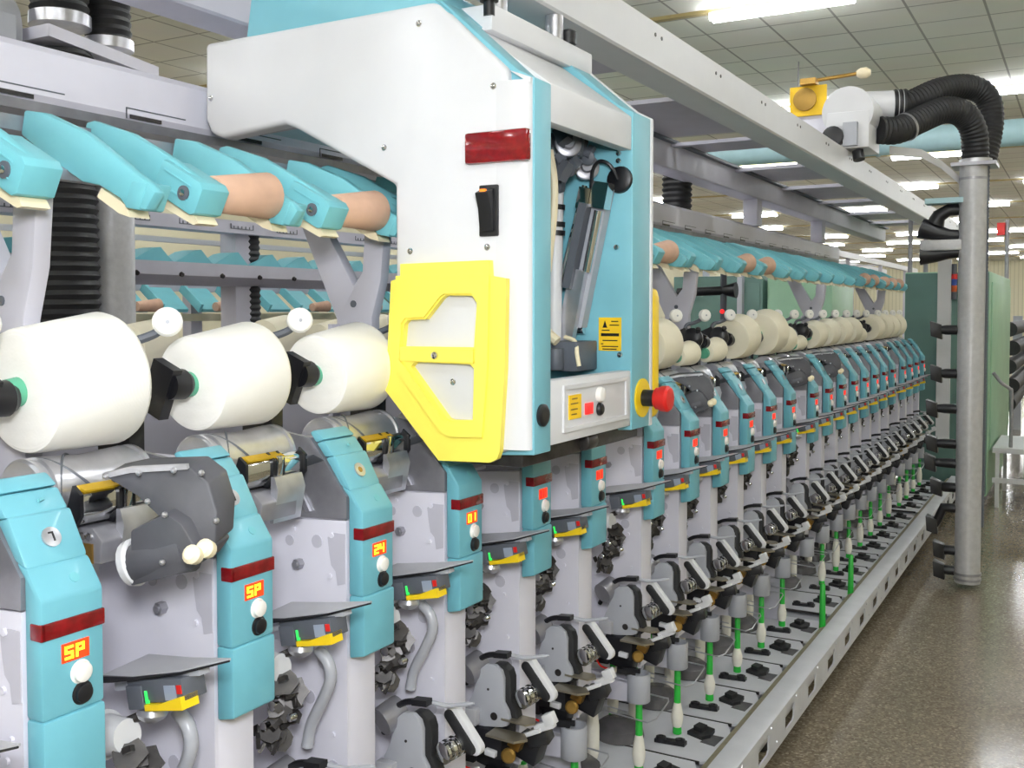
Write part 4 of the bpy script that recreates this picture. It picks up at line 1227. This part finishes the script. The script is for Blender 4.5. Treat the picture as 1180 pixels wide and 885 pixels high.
MB().box(-4.5, -4.05, 2.5, 8.4, .1, 1.30).build('machine_body', LAV2, fb)
MB().box(-4.3, -4.12, 2.5, 8.4, 1.70, 1.80).build('upper_beam', LAV2, fb)
MB().box(-4.22, -4.14, 2.5, 8.4, 1.50, 1.55).build('holder_beam', CREAM, fb)
for y in (3, 5, 7, 8.2):
    MB().box(-4.28, -4.2, y, y + .1, 1.3, 1.72).build('frame_post', LAV2, fb)
for i in range(13):
    y = 1.75 + .33 * i
    r = (.10, .085, .095, .07, .1, .09)[i % 6]
    m = MB().lathe([(0, .02), (.001, r - .02), (.006, r - .012), (.15, r), (.152, r - .01), (.153, .02)], (-1.75, y, 1.345 + r), (0, 1, .06), 30)
    tag(m.build('yarn_cone', YARNW), 'cream yarn cone on the drums behind the machine, %s of that hidden row' % ORD[i], 'yarn cone', 'yarn cones on the next machine row')
nbm = thing('winding_machine', 'low grey machine body carrying the yarn cones behind the brackets', 'machine', (-1.8, 4, 0))
MB().box(-2.0, -1.5, 1.0, 8.4, .1, 1.26).build('machine_body', LAV2, nbm)
MB().box(-1.82, -1.68, 1.2, 8.3, 1.26, 1.343).build('drum_rail', STEELD, nbm)
# cabinets at the ends of the neighbouring rows
def cab(name, lab, x0, x1, y, z1, m, depth=1.2, doors=True):
    c = thing(name, lab, 'cabinet', ((x0 + x1) / 2, y, 0))
    MB().box(x0, x1, y, y + depth, .0, z1).build('cabinet_body', m, c, bevel=.01)
    w = (x1 - x0)
    MB().box(x0 + .03 * w, x1 - .03 * w, y - .012, y, .12, z1 - .08).build('cabinet_door', m, c, bevel=.004)
    MB().box(x1 - .12 * w, x1 - .09 * w, y - .03, y - .012, 1.0, 1.15).build('door_handle', BLACK, c)
cab('control_cabinet', 'dark green control cabinet beyond the far yarn cones', -3.35, -2.24, 12.0, 1.985, GCAB)
cab('control_cabinet', 'light green control cabinet between two lavender brackets', -2.20, -1.45, 12.05, 1.96, GCABL)
cab('control_cabinet', 'light green cabinet behind the next row, before the carriage', -4.55, -3.6, 8.6, 1.74, GCABL)
cab('control_cabinet', 'dark green cabinet behind the next row, beside the light green one', -5.35, -4.6, 8.6, 1.72, GCAB)
m = MB().cyl((-1.16, 6.2, 1.685), (-.86, 6.2, 1.695), .028, n=14).lathe([(0, .028), (.08, .05)], (-.86, 6.2, 1.695), (1, 0, .02), 14)
t = thing('side_nozzle', 'black horizontal nozzle with red lamp behind the yarn cones', 'nozzle', (-.8, 6.2, 0))
m.build('nozzle_pipe', BLACK, t)
MB().cyl((-.86, 6.2, 0), (-.86, 6.2, 1.80), .02, n=14).build('nozzle_post', GREYD, t)
MB().cyl((-.86, 6.178, 1.565), (-.86, 6.172, 1.565), .014, n=14).build('red_lamp', LEDR, t)
m = hose(MB(), [(-.88, 5.42, 2.105), (-.88, 5.42, 2.22), (-.88, 5.42, 2.36)], .085, pitch=.03, depth=.12, n=18)
tag(m.build('black_hose', RUBBER), 'short upright black corrugated hose standing on the slotted duct', 'hose')
m = hose(MB(), [(-1.25, 5.0, .0), (-1.25, 5.0, .9), (-1.25, 5.0, 1.4), (-1.28, 5.0, 1.95)], .10, pitch=.034, depth=.1, n=18)
tag(m.build('black_hose', RUBBER), 'black corrugated hose behind the bracket past the far yellow guard', 'hose')
# far aisle bits on the right
b = thing('service_platform', 'small off-white platform beside the green end cabinet', 'platform', (.62, 9.2, 0))
MB().box(.47, .92, 8.95, 9.9, .44, .48).build('platform_top', WHITE, b)
m = None
for x in (.49, .87):
    for y in (8.97, 9.85):
        MB().box(x, x + .03, y, y + .03, 0, .44).build('platform_leg', WHITE, b)
MB().box(.47, .92, 8.955, 8.965, .20, .24).build('cross_brace', WHITE, b)
h = thing('hand_rail', 'bent grey hand rail by the platform at the green cabinet', 'rail', (.6, 9, .48))
MB().tube(smoothpath([(.47, 8.9, 1.08), (.53, 8.92, 1.0), (.585, 8.95, .955), (.60, 8.96, .90), (.60, 8.96, .49)], 6), .014, 10).build('rail_tube', STEELD, h)
for i in range(5):
    zz = 1.38 - .19 * i
    tag(MB().cyl((.42 + .03 * (i % 2), 11.5, zz), (.42 + .03 * (i % 2), 19, zz), .075, n=18).build('roller', RUBBER), 'long black roller beyond the green end cabinet, %s from the top' % ORD[i], 'roller', 'black rollers beyond the cabinet')
rs = thing('roller_stand', 'grey stand holding the black rollers beyond the end cabinet', 'stand', (.3, 15, 0))
for y in (11.6, 15, 18.9):
    MB().box(.25, .36, y, y + .08, 0, 1.5).build('stand_post', GREY, rs)
t = thing('signal_post', 'thin steel post with a red lamp above the green end cabinet', 'post', (.42, 11.5, 1.88))
MB().cyl((.42, 11.0, 1.88), (.42, 11.0, 2.45), .02, n=10).build('post_tube', STEELD, t)
MB().box(.33, .40, 10.97, 11.03, 2.30, 2.42).build('red_lamp', REDB, t)
for kx, (px, nm) in enumerate(((1049, 'left'), (1067, 'right'))):
    p = at(px, 290, y=9.0)
    tag(MB().cyl((p.x, 9.0, 1.88), (p.x, 9.0, 2.40), .018, n=10).build('steel_post', STEELD), 'thin upright steel post on the green end cabinet, %s' % ('farther from the silver column' if kx == 0 else 'closer to the silver column'), 'post')
# ------------------------------------------------------------------ light and camera
w = bpy.data.worlds.new('hall_world')
SC.world = w
w.use_nodes = True
w.node_tree.nodes['Background'].inputs[0].default_value = (.9, .95, 1, 1)
w.node_tree.nodes['Background'].inputs[1].default_value = .4
fl = bpy.data.lights.new('camera_flash', 'AREA')
fl.shape = 'DISK'
fl.size = .35
fl.energy = 32
fl.color = (.93, .96, 1)
fo = bpy.data.objects.new('camera_flash', fl)
fo.location = CAM + UP * .32 - FW * .15 + RT * .05
fo.rotation_euler = FW.to_track_quat('-Z', 'Y').to_euler()
COL.objects.link(fo)
cd = bpy.data.cameras.new('camera')
cd.sensor_width = 36
cd.lens = 36 * F / 1180
cd.shift_y = (CY - 442.5) / 1180
cd.clip_start = .05
co = bpy.data.objects.new('camera', cd)
co.location = CAM
co.rotation_euler = Matrix((RT, UP, -FW)).transposed().to_euler()
COL.objects.link(co)
SC.camera = co
SC.view_settings.view_transform = 'Standard'
SC.view_settings.look = 'None'
SC.view_settings.gamma = 1
SC.view_settings.use_curve_mapping = False
SC.view_settings.exposure = 0.36
SC.cycles.use_denoising = True
SC.cycles.max_bounces = 8
SC.cycles.sample_clamp_indirect = 6
